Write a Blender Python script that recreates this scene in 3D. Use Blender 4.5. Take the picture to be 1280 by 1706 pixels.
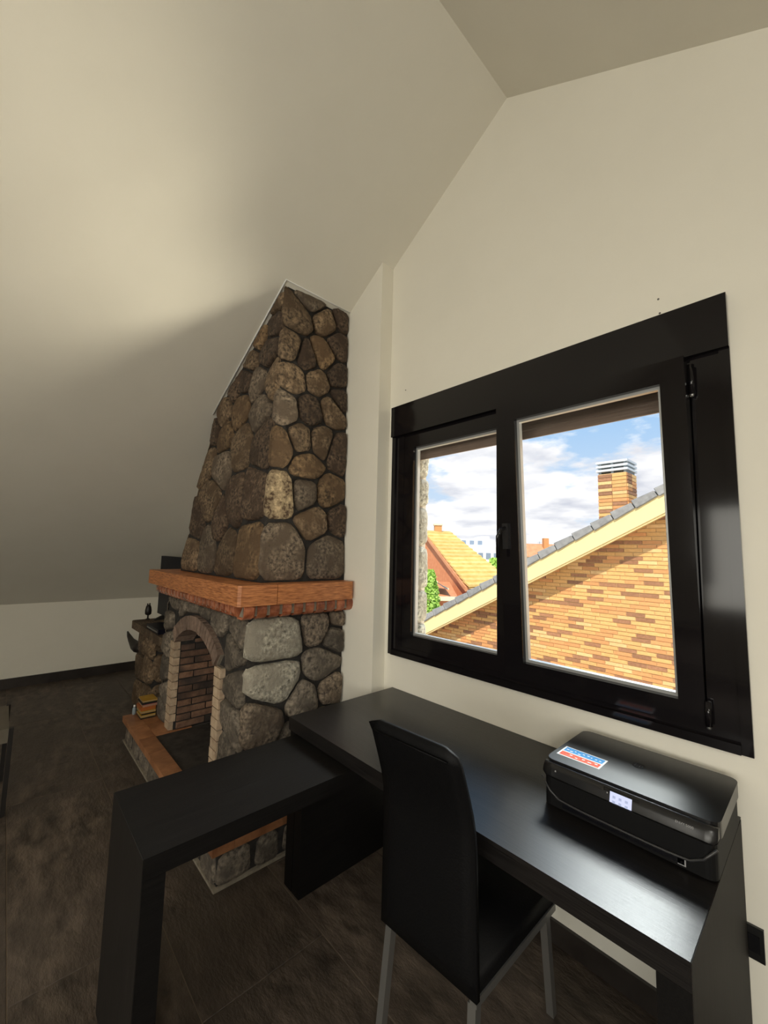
import bpy, bmesh, math, random
from mathutils import Vector, Matrix
random.seed(7)
SC = bpy.context.scene
for o in list(bpy.data.objects): bpy.data.objects.remove(o)
COL = SC.collection

# ------------------------------------------------------------------ camera
cam = bpy.data.cameras.new('camera'); camo = bpy.data.objects.new('camera', cam); COL.objects.link(camo)
F = Vector((-0.7326042559, 0.6736255933, 0.0975682542)); Rt = Vector((0.6783907437, 0.7343088355, 0.0240110990)); Up = Vector((0.0554707403, -0.0837800338, 0.9949391453))
camo.matrix_world = Matrix(((Rt.x, Up.x, -F.x, 0), (Rt.y, Up.y, -F.y, 0), (Rt.z, Up.z, -F.z, 1.57), (0, 0, 0, 1)))
cam.sensor_fit = 'HORIZONTAL'; cam.sensor_width = 36; cam.lens = 19.1354; cam.clip_start = 0.05; cam.clip_end = 800
SC.camera = camo
SC.view_settings.view_transform = 'Standard'; SC.view_settings.look = 'None'
SC.view_settings.gamma = 1; SC.view_settings.use_curve_mapping = False
SC.view_settings.exposure = 0.0
SC.cycles.use_denoising = True
SC.cycles.max_bounces = 10; SC.cycles.diffuse_bounces = 6; SC.cycles.transparent_max_bounces = 24
SC.cycles.sample_clamp_indirect = 6

# ------------------------------------------------------------------ world: blue sky with broken cumulus
W = bpy.data.worlds.new('sky'); SC.world = W; W.use_nodes = True
nt = W.node_tree; N = nt.nodes; L = nt.links
for n in list(N): N.remove(n)
def wn(t, **k):
    n = N.new(t)
    for a, b in k.items(): setattr(n, a, b)
    return n
wo = wn('ShaderNodeOutputWorld'); bg = wn('ShaderNodeBackground'); bg.inputs[1].default_value = 1.0
tc = wn('ShaderNodeTexCoord'); sep = wn('ShaderNodeSeparateXYZ'); L.new(tc.outputs['Generated'], sep.inputs[0])
mx = wn('ShaderNodeMath', operation='MAXIMUM'); mx.inputs[1].default_value = 0.0; L.new(sep.outputs['Z'], mx.inputs[0])
ad = wn('ShaderNodeMath', operation='ADD'); ad.inputs[1].default_value = 0.22; L.new(mx.outputs[0], ad.inputs[0])
dv = wn('ShaderNodeVectorMath', operation='DIVIDE'); cmb = wn('ShaderNodeCombineXYZ')
for i in range(3): L.new(ad.outputs[0], cmb.inputs[i])
L.new(tc.outputs['Generated'], dv.inputs[0]); L.new(cmb.outputs[0], dv.inputs[1])
nz = wn('ShaderNodeTexNoise'); nz.inputs['Scale'].default_value = 1.9; nz.inputs['Detail'].default_value = 9; nz.inputs['Roughness'].default_value = 0.56
mp = wn('ShaderNodeMapping'); mp.inputs['Location'].default_value = (3.1, 0.4, 0.3); mp.inputs['Scale'].default_value = (1.0, 1.0, 2.2)
L.new(dv.outputs[0], mp.inputs[0]); L.new(mp.outputs[0], nz.inputs[0])
cr = wn('ShaderNodeValToRGB'); cr.color_ramp.elements[0].position = 0.41; cr.color_ramp.elements[1].position = 0.50; el = wn('ShaderNodeMath', operation='MULTIPLY_ADD'); el.inputs[1].default_value = -1.30; el.inputs[2].default_value = 0.235; L.new(mx.outputs[0], el.inputs[0])
sm = wn('ShaderNodeMath', operation='ADD'); L.new(nz.outputs['Fac'], sm.inputs[0]); L.new(el.outputs[0], sm.inputs[1]); L.new(sm.outputs[0], cr.inputs[0])
nz2 = wn('ShaderNodeTexNoise'); nz2.inputs['Scale'].default_value = 3.2; nz2.inputs['Detail'].default_value = 7; L.new(mp.outputs[0], nz2.inputs[0])
cc = wn('ShaderNodeValToRGB'); cc.color_ramp.elements[0].position = 0.30; cc.color_ramp.elements[0].color = (0.70, 0.73, 0.82, 1); cc.color_ramp.elements[1].position = 0.58; cc.color_ramp.elements[1].color = (1.15, 1.15, 1.15, 1)
L.new(nz2.outputs['Fac'], cc.inputs[0])
sk = wn('ShaderNodeValToRGB'); e = sk.color_ramp.elements; e[0].position = 0.0; e[0].color = (0.80, 0.90, 1.0, 1); e[1].position = 0.40; e[1].color = (0.26, 0.56, 0.95, 1)
L.new(mx.outputs[0], sk.inputs[0])
mix = wn('ShaderNodeMixRGB'); L.new(cr.outputs[0], mix.inputs[0]); L.new(sk.outputs[0], mix.inputs[1]); L.new(cc.outputs[0], mix.inputs[2])
L.new(mix.outputs[0], bg.inputs[0]); L.new(bg.outputs[0], wo.inputs[0])

# ------------------------------------------------------------------ sun and added lamps
def lamp(name, kind, loc, direction, energy, color, **k):
    d = bpy.data.lights.new(name, kind); d.energy = energy; d.color = color
    for a, b in k.items(): setattr(d, a, b)
    o = bpy.data.objects.new(name, d); COL.objects.link(o); o.location = loc
    o.rotation_euler = Vector(direction).to_track_quat('-Z', 'Y').to_euler()
    return o
lamp('sun', 'SUN', (3, -8, 12), (-0.30, 0.62, -0.75), 5.5, (1.0, 0.93, 0.80), angle=0.01)
# added fill lamps at the rear and roof openings (both behind the camera)
lamp('rear_fill_lamp', 'AREA', (0.9, -3.62, 1.62), (0, 1, 0.10), 126, (1.0, 0.95, 0.82), shape='RECTANGLE', size=4.1, size_y=1.4)
lamp('roof_fill_lamp', 'AREA', (1.75, -1.0, 2.52), (-0.62, 0.0, -0.79), 46, (1.0, 0.95, 0.84), shape='RECTANGLE', size=1.1, size_y=0.9)
# added lamp outdoors, out of view: throws the bright patch on the ceiling
lamp('ceiling_patch_lamp', 'AREA', (2.6, 6.3, -2.3), (-0.86, -0.905, 0.90), 100, (1.0, 0.92, 0.72), shape='SQUARE', size=2.8, spread=math.radians(60))
# added lamp high outside, unseen: gives the bright reflection on the desk
lamp('desk_gleam_lamp', 'AREA', (-0.9, 6.0, 4.7), (0.0, -4.8, -3.9), 112, (0.94, 1.0, 0.97), shape='RECTANGLE', size=3.2, size_y=1.3, spread=math.radians(70))

# ------------------------------------------------------------------ materials
def mat(name, c1, c2=None, rough=0.6, metal=0.0, spec=0.5, scale=8, stretch=(1, 1, 1), detail=6, bump=0.0, bscale=None, rnd=0.0, lo=0.35, hi=0.65, coat=0.0, vor=None, world=False, emit=None):
    m = bpy.data.materials.new(name); m.use_nodes = True
    t = m.node_tree; n = t.nodes; l = t.links; b = n['Principled BSDF']
    b.inputs['Roughness'].default_value = rough; b.inputs['Metallic'].default_value = metal
    b.inputs['Specular IOR Level'].default_value = spec; b.inputs['Coat Weight'].default_value = coat
    b.inputs['Base Color'].default_value = (*c1, 1)
    if emit:
        b.inputs['Emission Color'].default_value = (*emit[0], 1); b.inputs['Emission Strength'].default_value = emit[1]
    if c2 is None and not bump and not rnd: return m
    if world:
        g = n.new('ShaderNodeNewGeometry'); src = g.outputs['Position']
    else:
        g = n.new('ShaderNodeTexCoord'); src = g.outputs['Object']
    mpn = n.new('ShaderNodeMapping'); mpn.inputs['Scale'].default_value = stretch; l.new(src, mpn.inputs[0])
    oi = n.new('ShaderNodeObjectInfo')
    if rnd:
        ml = n.new('ShaderNodeMath'); ml.operation = 'MULTIPLY'; ml.inputs[1].default_value = 37.0; l.new(oi.outputs['Random'], ml.inputs[0])
        cb = n.new('ShaderNodeCombineXYZ'); [l.new(ml.outputs[0], cb.inputs[i]) for i in range(3)]
        l.new(cb.outputs[0], mpn.inputs['Location'])
    nz = n.new('ShaderNodeTexNoise'); nz.inputs['Scale'].default_value = scale; nz.inputs['Detail'].default_value = detail; nz.inputs['Roughness'].default_value = 0.6
    l.new(mpn.outputs[0], nz.inputs[0])
    out = None
    if c2 is not None:
        r = n.new('ShaderNodeValToRGB'); r.color_ramp.elements[0].position = lo; r.color_ramp.elements[1].position = hi
        r.color_ramp.elements[0].color = (*c1, 1); r.color_ramp.elements[1].color = (*c2, 1); l.new(nz.outputs['Fac'], r.inputs[0]); out = r.outputs[0]
        if vor:
            nv = n.new('ShaderNodeTexNoise'); nv.inputs['Scale'].default_value = vor[0]; nv.inputs['Detail'].default_value = 3; l.new(mpn.outputs[0], nv.inputs[0])
            rv = n.new('ShaderNodeValToRGB'); rv.color_ramp.elements[0].position = 0.42; rv.color_ramp.elements[1].position = 0.62; l.new(nv.outputs['Fac'], rv.inputs[0])
            mxn = n.new('ShaderNodeMixRGB'); l.new(rv.outputs[0], mxn.inputs[0]); l.new(out, mxn.inputs[1]); mxn.inputs[2].default_value = (*vor[1], 1); out = mxn.outputs[0]
    if rnd:
        hs = n.new('ShaderNodeHueSaturation'); mr = n.new('ShaderNodeMapRange'); mr.inputs[3].default_value = 1 - rnd; mr.inputs[4].default_value = 1 + rnd
        l.new(oi.outputs['Random'], mr.inputs[0]); l.new(mr.outputs[0], hs.inputs['Value'])
        if out is None: hs.inputs['Color'].default_value = (*c1, 1)
        else: l.new(out, hs.inputs['Color'])
        out = hs.outputs[0]
    if out is not None: l.new(out, b.inputs['Base Color'])
    if bump:
        nb = nz
        if bscale:
            nb = n.new('ShaderNodeTexNoise'); nb.inputs['Scale'].default_value = bscale; nb.inputs['Detail'].default_value = 8; nb.inputs['Roughness'].default_value = 0.65; l.new(mpn.outputs[0], nb.inputs[0])
        bp = n.new('ShaderNodeBump'); bp.inputs['Strength'].default_value = bump; bp.inputs['Distance'].default_value = 0.02
        l.new(nb.outputs['Fac'], bp.inputs['Height']); l.new(bp.outputs[0], b.inputs['Normal'])
    return m
def glass_mat(name, tint=(1, 1, 1), base=0.04):
    m = bpy.data.materials.new(name); m.use_nodes = True; t = m.node_tree; n = t.nodes; l = t.links
    for x in list(n): n.remove(x)
    o = n.new('ShaderNodeOutputMaterial'); tr = n.new('ShaderNodeBsdfTransparent'); tr.inputs[0].default_value = (*tint, 1)
    gl = n.new('ShaderNodeBsdfGlossy'); gl.inputs['Roughness'].default_value = 0.0
    lw = n.new('ShaderNodeLayerWeight'); lw.inputs['Blend'].default_value = 0.5
    pw = n.new('ShaderNodeMath'); pw.operation = 'POWER'; pw.inputs[1].default_value = 5; l.new(lw.outputs['Facing'], pw.inputs[0])
    ma = n.new('ShaderNodeMath'); ma.operation = 'MULTIPLY_ADD'; ma.inputs[1].default_value = 0.9; ma.inputs[2].default_value = base * 0.5; l.new(pw.outputs[0], ma.inputs[0])
    mxs = n.new('ShaderNodeMixShader'); l.new(ma.outputs[0], mxs.inputs[0]); l.new(tr.outputs[0], mxs.inputs[1]); l.new(gl.outputs[0], mxs.inputs[2]); l.new(mxs.outputs[0], o.inputs[0])
    return m
MT = dict(
    paint=mat('wall_paint', (0.80, 0.77, 0.68), (0.82, 0.79, 0.70), rough=0.85, scale=3, bump=0.03, bscale=180),
    lacquer=mat('black_lacquer', (0.007, 0.006, 0.007), rough=0.09, spec=0.3),
    lacquer_in=mat('black_profile', (0.012, 0.011, 0.012), rough=0.4),
    bead=mat('pale_glazing_bead', (0.45, 0.46, 0.46), rough=0.3, metal=0.4),
    glass=glass_mat('window_glass'),
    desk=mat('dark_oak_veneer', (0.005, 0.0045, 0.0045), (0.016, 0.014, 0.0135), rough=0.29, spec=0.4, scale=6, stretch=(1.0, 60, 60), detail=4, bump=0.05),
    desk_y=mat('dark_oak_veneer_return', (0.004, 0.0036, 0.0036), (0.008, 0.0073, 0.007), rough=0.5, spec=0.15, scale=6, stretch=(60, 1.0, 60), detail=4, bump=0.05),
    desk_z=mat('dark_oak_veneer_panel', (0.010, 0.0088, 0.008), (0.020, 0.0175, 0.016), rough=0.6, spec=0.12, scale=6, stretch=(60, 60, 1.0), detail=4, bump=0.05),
    leather=mat('black_leather', (0.003, 0.003, 0.0035), rough=0.55, spec=0.15, bump=0.15, bscale=160),
    steel=mat('satin_steel', (0.42, 0.42, 0.41), rough=0.35, metal=0.85),
    pblack=mat('printer_black', (0.005, 0.005, 0.0055), rough=0.6, spec=0.15),
    pgloss=mat('printer_gloss', (0.008, 0.008, 0.009), rough=0.12),
    plid=mat('printer_lid', (0.009, 0.009, 0.010), rough=0.30, spec=0.45),
    pgrey=mat('printer_edge_grey', (0.028, 0.028, 0.030), rough=0.35),
    ink=mat('dark_ink', (0.004, 0.004, 0.006), rough=0.25),
    label_grey=mat('label_grey', (0.30, 0.30, 0.31), rough=0.6),
    white=mat('white_print', (0.80, 0.80, 0.80), rough=0.8, spec=0.1),
    blue=mat('sticker_blue', (0.06, 0.27, 0.62), (0.12, 0.38, 0.72), rough=0.8, spec=0.1, scale=90),
    red=mat('sticker_red', (0.62, 0.09, 0.06), (0.70, 0.20, 0.14), rough=0.8, spec=0.1, scale=90),
    screen=mat('lit_screen', (0.2, 0.22, 0.3), rough=0.2, emit=((0.66, 0.70, 0.95), 0.85)),
    icon=mat('screen_icon', (0.30, 0.35, 0.50), rough=0.3, emit=((0.35, 0.40, 0.62), 0.6)),
    mortar=mat('dark_mortar', (0.014, 0.012, 0.011), (0.034, 0.030, 0.027), rough=0.9, scale=30, bump=0.3),
    mortar_l=mat('pale_mortar', (0.20, 0.17, 0.13), (0.30, 0.26, 0.20), rough=0.9, scale=30, bump=0.3),
    stone_w=mat('warm_fieldstone', (0.040, 0.026, 0.016), (0.36, 0.25, 0.15), rough=0.8, scale=46, rnd=0.3, bump=1.0, bscale=34, lo=0.36, hi=0.68, vor=(8, (0.105, 0.066, 0.036))),
    stone_o=mat('ochre_fieldstone', (0.050, 0.030, 0.016), (0.40, 0.26, 0.135), rough=0.8, scale=40, rnd=0.25, bump=1.0, bscale=34, lo=0.36, hi=0.68, vor=(8, (0.125, 0.075, 0.038))),
    stone_b=mat('umber_fieldstone', (0.022, 0.014, 0.010), (0.24, 0.16, 0.10), rough=0.8, scale=52, rnd=0.3, bump=1.0, bscale=34, lo=0.38, hi=0.70, vor=(9, (0.060, 0.036, 0.022))),
    stone_t=mat('tan_blotched_stone', (0.075, 0.042, 0.022), (0.62, 0.48, 0.30), rough=0.8, scale=17, rnd=0.05, bump=1.0, bscale=34, lo=0.44, hi=0.60, vor=(60, (0.34, 0.26, 0.16))),
    stone_m=mat('mauve_grey_fieldstone', (0.050, 0.038, 0.029), (0.36, 0.28, 0.20), rough=0.8, scale=50, rnd=0.25, bump=1.0, bscale=34, lo=0.36, hi=0.68, vor=(8, (0.115, 0.084, 0.058))),
    stone_g=mat('grey_fieldstone', (0.045, 0.036, 0.028), (0.33, 0.275, 0.21), rough=0.8, scale=46, rnd=0.3, bump=1.0, bscale=30, lo=0.32, hi=0.7, vor=(9, (0.10, 0.082, 0.064))),
    stone_l=mat('pale_granite', (0.10, 0.088, 0.070), (0.74, 0.69, 0.56), rough=0.8, scale=50, rnd=0.1, bump=1.0, bscale=30, lo=0.3, hi=0.66, vor=(10, (0.36, 0.325, 0.26))),
    oak=mat('orange_oak', (0.28, 0.088, 0.028), (0.64, 0.26, 0.095), rough=0.5, scale=5, stretch=(3, 3, 30), rnd=0.10, bump=0.12),
    cement=mat('grey_cement', (0.10, 0.09, 0.08), (0.18, 0.165, 0.15), rough=0.9, scale=20, bump=0.2),
    dentil=mat('glazed_red_brick', (0.22, 0.060, 0.028), (0.46, 0.16, 0.075), rough=0.25, scale=24, rnd=0.30),
    brick_f=mat('firebox_brick', (0.15, 0.078, 0.048), (0.27, 0.150, 0.092), rough=0.85, scale=22, rnd=0.25, bump=0.4, vor=(2.6, (0.045, 0.032, 0.026)), world=True),
    brick_a=mat('arch_brick', (0.15, 0.10, 0.075), (0.27, 0.19, 0.145), rough=0.85, scale=26, rnd=0.2, bump=0.4),
    brick_p=mat('pale_pier_brick', (0.38, 0.27, 0.18), (0.52, 0.40, 0.28), rough=0.85, scale=26, rnd=0.12, bump=0.3),
    terracotta=mat('terracotta_tile', (0.22, 0.090, 0.038), (0.40, 0.185, 0.085), rough=0.42, scale=9, rnd=0.12, bump=0.08),
    soot=mat('sooty_hearth', (0.018, 0.015, 0.013), (0.045, 0.038, 0.032), rough=0.8, scale=14, bump=0.2),
    tile=mat('brown_slate_tile', (0.036, 0.026, 0.019), (0.160, 0.121, 0.092), rough=0.5, scale=8.5, stretch=(0.8, 1.7, 1), rnd=0.12, detail=12, bump=0.6, bscale=14, lo=0.36, hi=0.72, vor=(2.2, (0.062, 0.046, 0.035))),
    grout=mat('brown_grout', (0.24, 0.18, 0.13), rough=0.9),
    base=mat('dark_baseboard', (0.016, 0.012, 0.010), (0.035, 0.028, 0.024), rough=0.4, scale=5),
    shutter=mat('brown_shutter', (0.16, 0.112, 0.085), (0.23, 0.165, 0.128), rough=0.5, scale=6, stretch=(1, 1, 40)),
    tv=mat('tv_black', (0.006, 0.006, 0.012), rough=0.45, spec=0.15),
    bronze=mat('dark_bronze', (0.012, 0.008, 0.006), rough=0.5),
    metal_b=mat('black_metal', (0.010, 0.008, 0.007), rough=0.45),
    olive=mat('greige_panel', (0.10, 0.085, 0.062), (0.13, 0.112, 0.085), rough=0.5, scale=7),
    yellow=mat('yellow_card', (0.40, 0.21, 0.02), (0.50, 0.30, 0.04), rough=0.5, scale=30),
    orange=mat('orange_card', (0.34, 0.10, 0.02), rough=0.5), blackp=mat('black_card', (0.01, 0.008, 0.006), rough=0.6), pink=mat('pink_card', (0.40, 0.12, 0.12), rough=0.5), page=mat('page_edge', (0.30, 0.22, 0.12), rough=0.8),
    teal=mat('teal_plastic', (0.010, 0.07, 0.065), rough=0.4), navy=mat('navy_cloth', (0.012, 0.018, 0.035), rough=0.7), bottle=mat('grey_blue_plastic', (0.22, 0.27, 0.30), rough=0.35),
    socket=mat('black_socket', (0.010, 0.010, 0.010), rough=0.3),
    bk1=mat('yellow_brick', (0.62, 0.345, 0.115), (0.70, 0.41, 0.155), rough=0.8, scale=30, rnd=0.08), bk2=mat('orange_brick', (0.58, 0.265, 0.095), (0.64, 0.31, 0.12), rough=0.8, scale=30, rnd=0.1),
    bk3=mat('brown_brick', (0.27, 0.125, 0.060), (0.37, 0.18, 0.09), rough=0.8, scale=30, rnd=0.15), bk4=mat('buff_brick', (0.68, 0.42, 0.17), (0.76, 0.49, 0.22), rough=0.8, scale=30, rnd=0.06),
    joint=mat('buff_joint', (0.58, 0.40, 0.20), rough=0.9), fascia=mat('cream_fascia', (0.80, 0.62, 0.30), rough=0.7), slate=mat('grey_verge_tile', (0.21, 0.205, 0.20), (0.30, 0.295, 0.285), rough=0.7, scale=14, rnd=0.10),
    cowl=mat('pale_cowl', (0.62, 0.65, 0.66), rough=0.5), cowl_d=mat('grey_cowl', (0.25, 0.29, 0.31), rough=0.5),
    rooft=mat('yellow_roof_tile', (0.66, 0.42, 0.12), (0.78, 0.55, 0.20), rough=0.7, scale=2.5, rnd=0.08), redwall=mat('red_brick_wall', (0.58, 0.20, 0.085), (0.66, 0.27, 0.12), rough=0.8, scale=5), cream=mat('cream_trim', (0.80, 0.68, 0.45), rough=0.6),
    panel=mat('dark_glass_panel', (0.10, 0.13, 0.17), rough=0.1), leaf=mat('bright_leaf', (0.24, 0.46, 0.04), (0.50, 0.72, 0.16), rough=0.6, scale=5, rnd=0), trunk=mat('bark', (0.12, 0.08, 0.05), rough=0.9),
    render=mat('white_render', (0.86, 0.86, 0.86), rough=0.8), pane=mat('blue_grey_pane', (0.22, 0.27, 0.34), rough=0.15), redroof=mat('red_tile_roof', (0.58, 0.24, 0.11), (0.66, 0.32, 0.16), rough=0.8, scale=2),
    ground=mat('pale_paving', (0.42, 0.36, 0.27), (0.50, 0.44, 0.34), rough=0.9, scale=0.4), outer=mat('exterior_render', (0.50, 0.44, 0.36), rough=0.9),
)

# ------------------------------------------------------------------ mesh helpers
def link(name, me, mats, parent=None, smooth=False):
    o = bpy.data.objects.new(name, me); COL.objects.link(o)
    if mats is not None:
        for m in (mats if isinstance(mats, (list, tuple)) else [mats]): me.materials.append(m)
    if smooth:
        for p in me.polygons: p.use_smooth = True
    if parent is not None: adopt(o, parent)
    return o
def adopt(o, p):
    o.parent = p
    o.matrix_parent_inverse = Matrix.Translation(-p.location) if p.type == 'EMPTY' else Matrix.Identity(4)
def thing(name, label, cat, loc, group=None, kind=None):
    o = bpy.data.objects.new(name, None); COL.objects.link(o); o.location = loc; o.empty_display_size = 0.1
    return tag(o, label, cat, group, kind)
def tag(o, label=None, cat=None, group=None, kind=None):
    if label: o['label'] = label
    if cat: o['category'] = cat
    if group: o['group'] = group
    if kind: o['kind'] = kind
    return o
def raw(name, vs, fs, m, parent=None, smooth=False):
    me = bpy.data.meshes.new(name); me.from_pydata([tuple(v) for v in vs], [], fs); me.update()
    bm = bmesh.new(); bm.from_mesh(me); bmesh.ops.recalc_face_normals(bm, faces=bm.faces); bm.to_mesh(me); bm.free()
    return link(name, me, m, parent, smooth)
BF_ = [(0, 3, 2, 1), (4, 5, 6, 7), (0, 1, 5, 4), (1, 2, 6, 5), (2, 3, 7, 6), (3, 0, 4, 7)]
def bv(x0, x1, y0, y1, z0, z1):
    return [(x0, y0, z0), (x1, y0, z0), (x1, y1, z0), (x0, y1, z0), (x0, y0, z1), (x1, y0, z1), (x1, y1, z1), (x0, y1, z1)]
def finish(name, bm, m, parent=None, smooth=False, bevel=0, segs=2):
    if bevel:
        bmesh.ops.bevel(bm, geom=[e for e in bm.edges if e.calc_face_angle(0) > 0.5], offset=bevel, segments=segs, affect='EDGES', profile=0.5, clamp_overlap=True)
    bmesh.ops.recalc_face_normals(bm, faces=bm.faces)
    me = bpy.data.meshes.new(name); bm.to_mesh(me); bm.free()
    return link(name, me, m, parent, smooth)
def add_box(bm, b):
    vs = [bm.verts.new(v) for v in bv(*b)]
    for f in BF_: bm.faces.new([vs[i] for i in f])
def box(name, b, m, parent=None, bevel=0, segs=2, smooth=False):
    bm = bmesh.new(); add_box(bm, b)
    return finish(name, bm, m, parent, smooth, bevel, segs)
def boxes(name, bl, m, parent=None, bevel=0):
    bm = bmesh.new()
    for b in bl: add_box(bm, b)
    return finish(name, bm, m, parent, False, bevel)
def hexa(name, pts, m, parent=None, bevel=0, segs=2, smooth=False):
    bm = bmesh.new(); vs = [bm.verts.new(p) for p in pts]
    for f in BF_: bm.faces.new([vs[i] for i in f])
    return finish(name, bm, m, parent, smooth, bevel, segs)
def prism(name, poly, axis, a, b, m, parent=None, bevel=0, segs=2, smooth=False):
    """extrude a 2-D outline along axis from a to b (axis 'x': (y,z); 'y': (x,z); 'z': (x,y))"""
    P = {'x': lambda u, v, w: (w, u, v), 'y': lambda u, v, w: (u, w, v), 'z': lambda u, v, w: (u, v, w)}[axis]
    bm = bmesh.new(); lo = [bm.verts.new(P(u, v, a)) for u, v in poly]; hi = [bm.verts.new(P(u, v, b)) for u, v in poly]
    bm.faces.new(lo); bm.faces.new(hi[::-1]); n = len(poly)
    for i in range(n): bm.faces.new((lo[i], lo[(i + 1) % n], hi[(i + 1) % n], hi[i]))
    return finish(name, bm, m, parent, smooth, bevel, segs)
def tube(name, pts, r, m, parent=None, n=8, radii=None):
    vs = []; fs = []; k = len(pts); pts = [Vector(p) for p in pts]
    for i, p in enumerate(pts):
        t = (pts[min(i + 1, k - 1)] - pts[max(i - 1, 0)]).normalized()
        a = t.orthogonal().normalized() if i == 0 else (a - t * a.dot(t)).normalized()
        b = t.cross(a); rr = radii[i] if radii else r
        for j in range(n):
            q = 2 * math.pi * j / n; vs.append(p + (a * math.cos(q) + b * math.sin(q)) * rr)
    for i in range(k - 1):
        for j in range(n): fs.append((i * n + j, i * n + (j + 1) % n, (i + 1) * n + (j + 1) % n, (i + 1) * n + j))
    fs.append(tuple(range(n))[::-1]); fs.append(tuple((k - 1) * n + j for j in range(n)))
    return raw(name, vs, fs, m, parent, True)
def lathe(name, c, prof, m, parent=None, n=16):
    vs = []; fs = []
    for r, z in prof:
        for j in range(n):
            q = 2 * math.pi * j / n; vs.append((c[0] + r * math.cos(q), c[1] + r * math.sin(q), c[2] + z))
    for i in range(len(prof) - 1):
        for j in range(n): fs.append((i * n + j, i * n + (j + 1) % n, (i + 1) * n + (j + 1) % n, (i + 1) * n + j))
    fs.append(tuple(range(n))[::-1]); fs.append(tuple((len(prof) - 1) * n + j for j in range(n)))
    return raw(name, vs, fs, m, parent, True)
def copies(name, me, locs, mats_pick, parent, rot=None):
    """alike pieces that share mesh data"""
    out = []
    for i, p in enumerate(locs):
        o = bpy.data.objects.new(name, mats_pick(i) if me is None else me); COL.objects.link(o); adopt(o, parent); o.location = p
        if rot: o.rotation_euler = rot(i)
        out.append(o)
    return out
def shared_box(name, sx, sy, sz, m, bevel=0.0):
    bm = bmesh.new(); add_box(bm, (-sx / 2, sx / 2, -sy / 2, sy / 2, -sz / 2, sz / 2))
    if bevel: bmesh.ops.bevel(bm, geom=list(bm.edges), offset=bevel, segments=1, affect='EDGES')
    bmesh.ops.recalc_face_normals(bm, faces=bm.faces)
    me = bpy.data.meshes.new(name); bm.to_mesh(me); bm.free(); me.materials.append(m); return me
def text(name, body, size, m, mw, parent, ext=0.0003, bold=0.0):
    cu = bpy.data.curves.new(name, 'FONT'); cu.body = body; cu.size = size; cu.extrude = ext; cu.offset = bold; cu.align_x = 'CENTER'; cu.align_y = 'CENTER'; cu.resolution_u = 3
    t = bpy.data.objects.new(name + '_tmp', cu); COL.objects.link(t)
    dg = bpy.context.evaluated_depsgraph_get(); me = bpy.data.meshes.new_from_object(t.evaluated_get(dg)); bpy.data.objects.remove(t); bpy.data.curves.remove(cu)
    me.transform(mw); me.materials.clear()
    return link(name, me, m, parent)

# --- irregular stones laid on a plane: convex cells between seed points, rounded, proud of the mortar
def clip(poly, p, n):
    out = []
    for i in range(len(poly)):
        a, b = poly[i], poly[(i + 1) % len(poly)]
        da = (a[0] - p[0]) * n[0] + (a[1] - p[1]) * n[1]; db = (b[0] - p[0]) * n[0] + (b[1] - p[1]) * n[1]
        if da <= 0: out.append(a)
        if (da < 0 < db) or (db < 0 < da):
            t = da / (da - db); out.append((a[0] + t * (b[0] - a[0]), a[1] + t * (b[1] - a[1])))
    return out
def area(p): return sum(p[i][0] * p[(i + 1) % len(p)][1] - p[(i + 1) % len(p)][0] * p[i][1] for i in range(len(p))) / 2
def inset(poly, d):
    if area(poly) < 0: poly = poly[::-1]
    out = poly
    for i in range(len(poly)):
        a, b = poly[i], poly[(i + 1) % len(poly)]; ex, ey = b[0] - a[0], b[1] - a[1]; q = math.hypot(ex, ey)
        if q < 1e-6: continue
        nx, ny = ey / q, -ex / q
        out = clip(out, (a[0] - nx * d, a[1] - ny * d), (nx, ny))
        if len(out) < 3: return []
    return out
def cells(poly, seeds):
    res = []
    for i, s in enumerate(seeds):
        c = poly
        for j, t in enumerate(seeds):
            if i != j:
                n = (t[0] - s[0], t[1] - s[1]); c = clip(c, ((s[0] + t[0]) / 2, (s[1] + t[1]) / 2), n)
                if len(c) < 3: break
        res.append(c)
    return res
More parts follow.
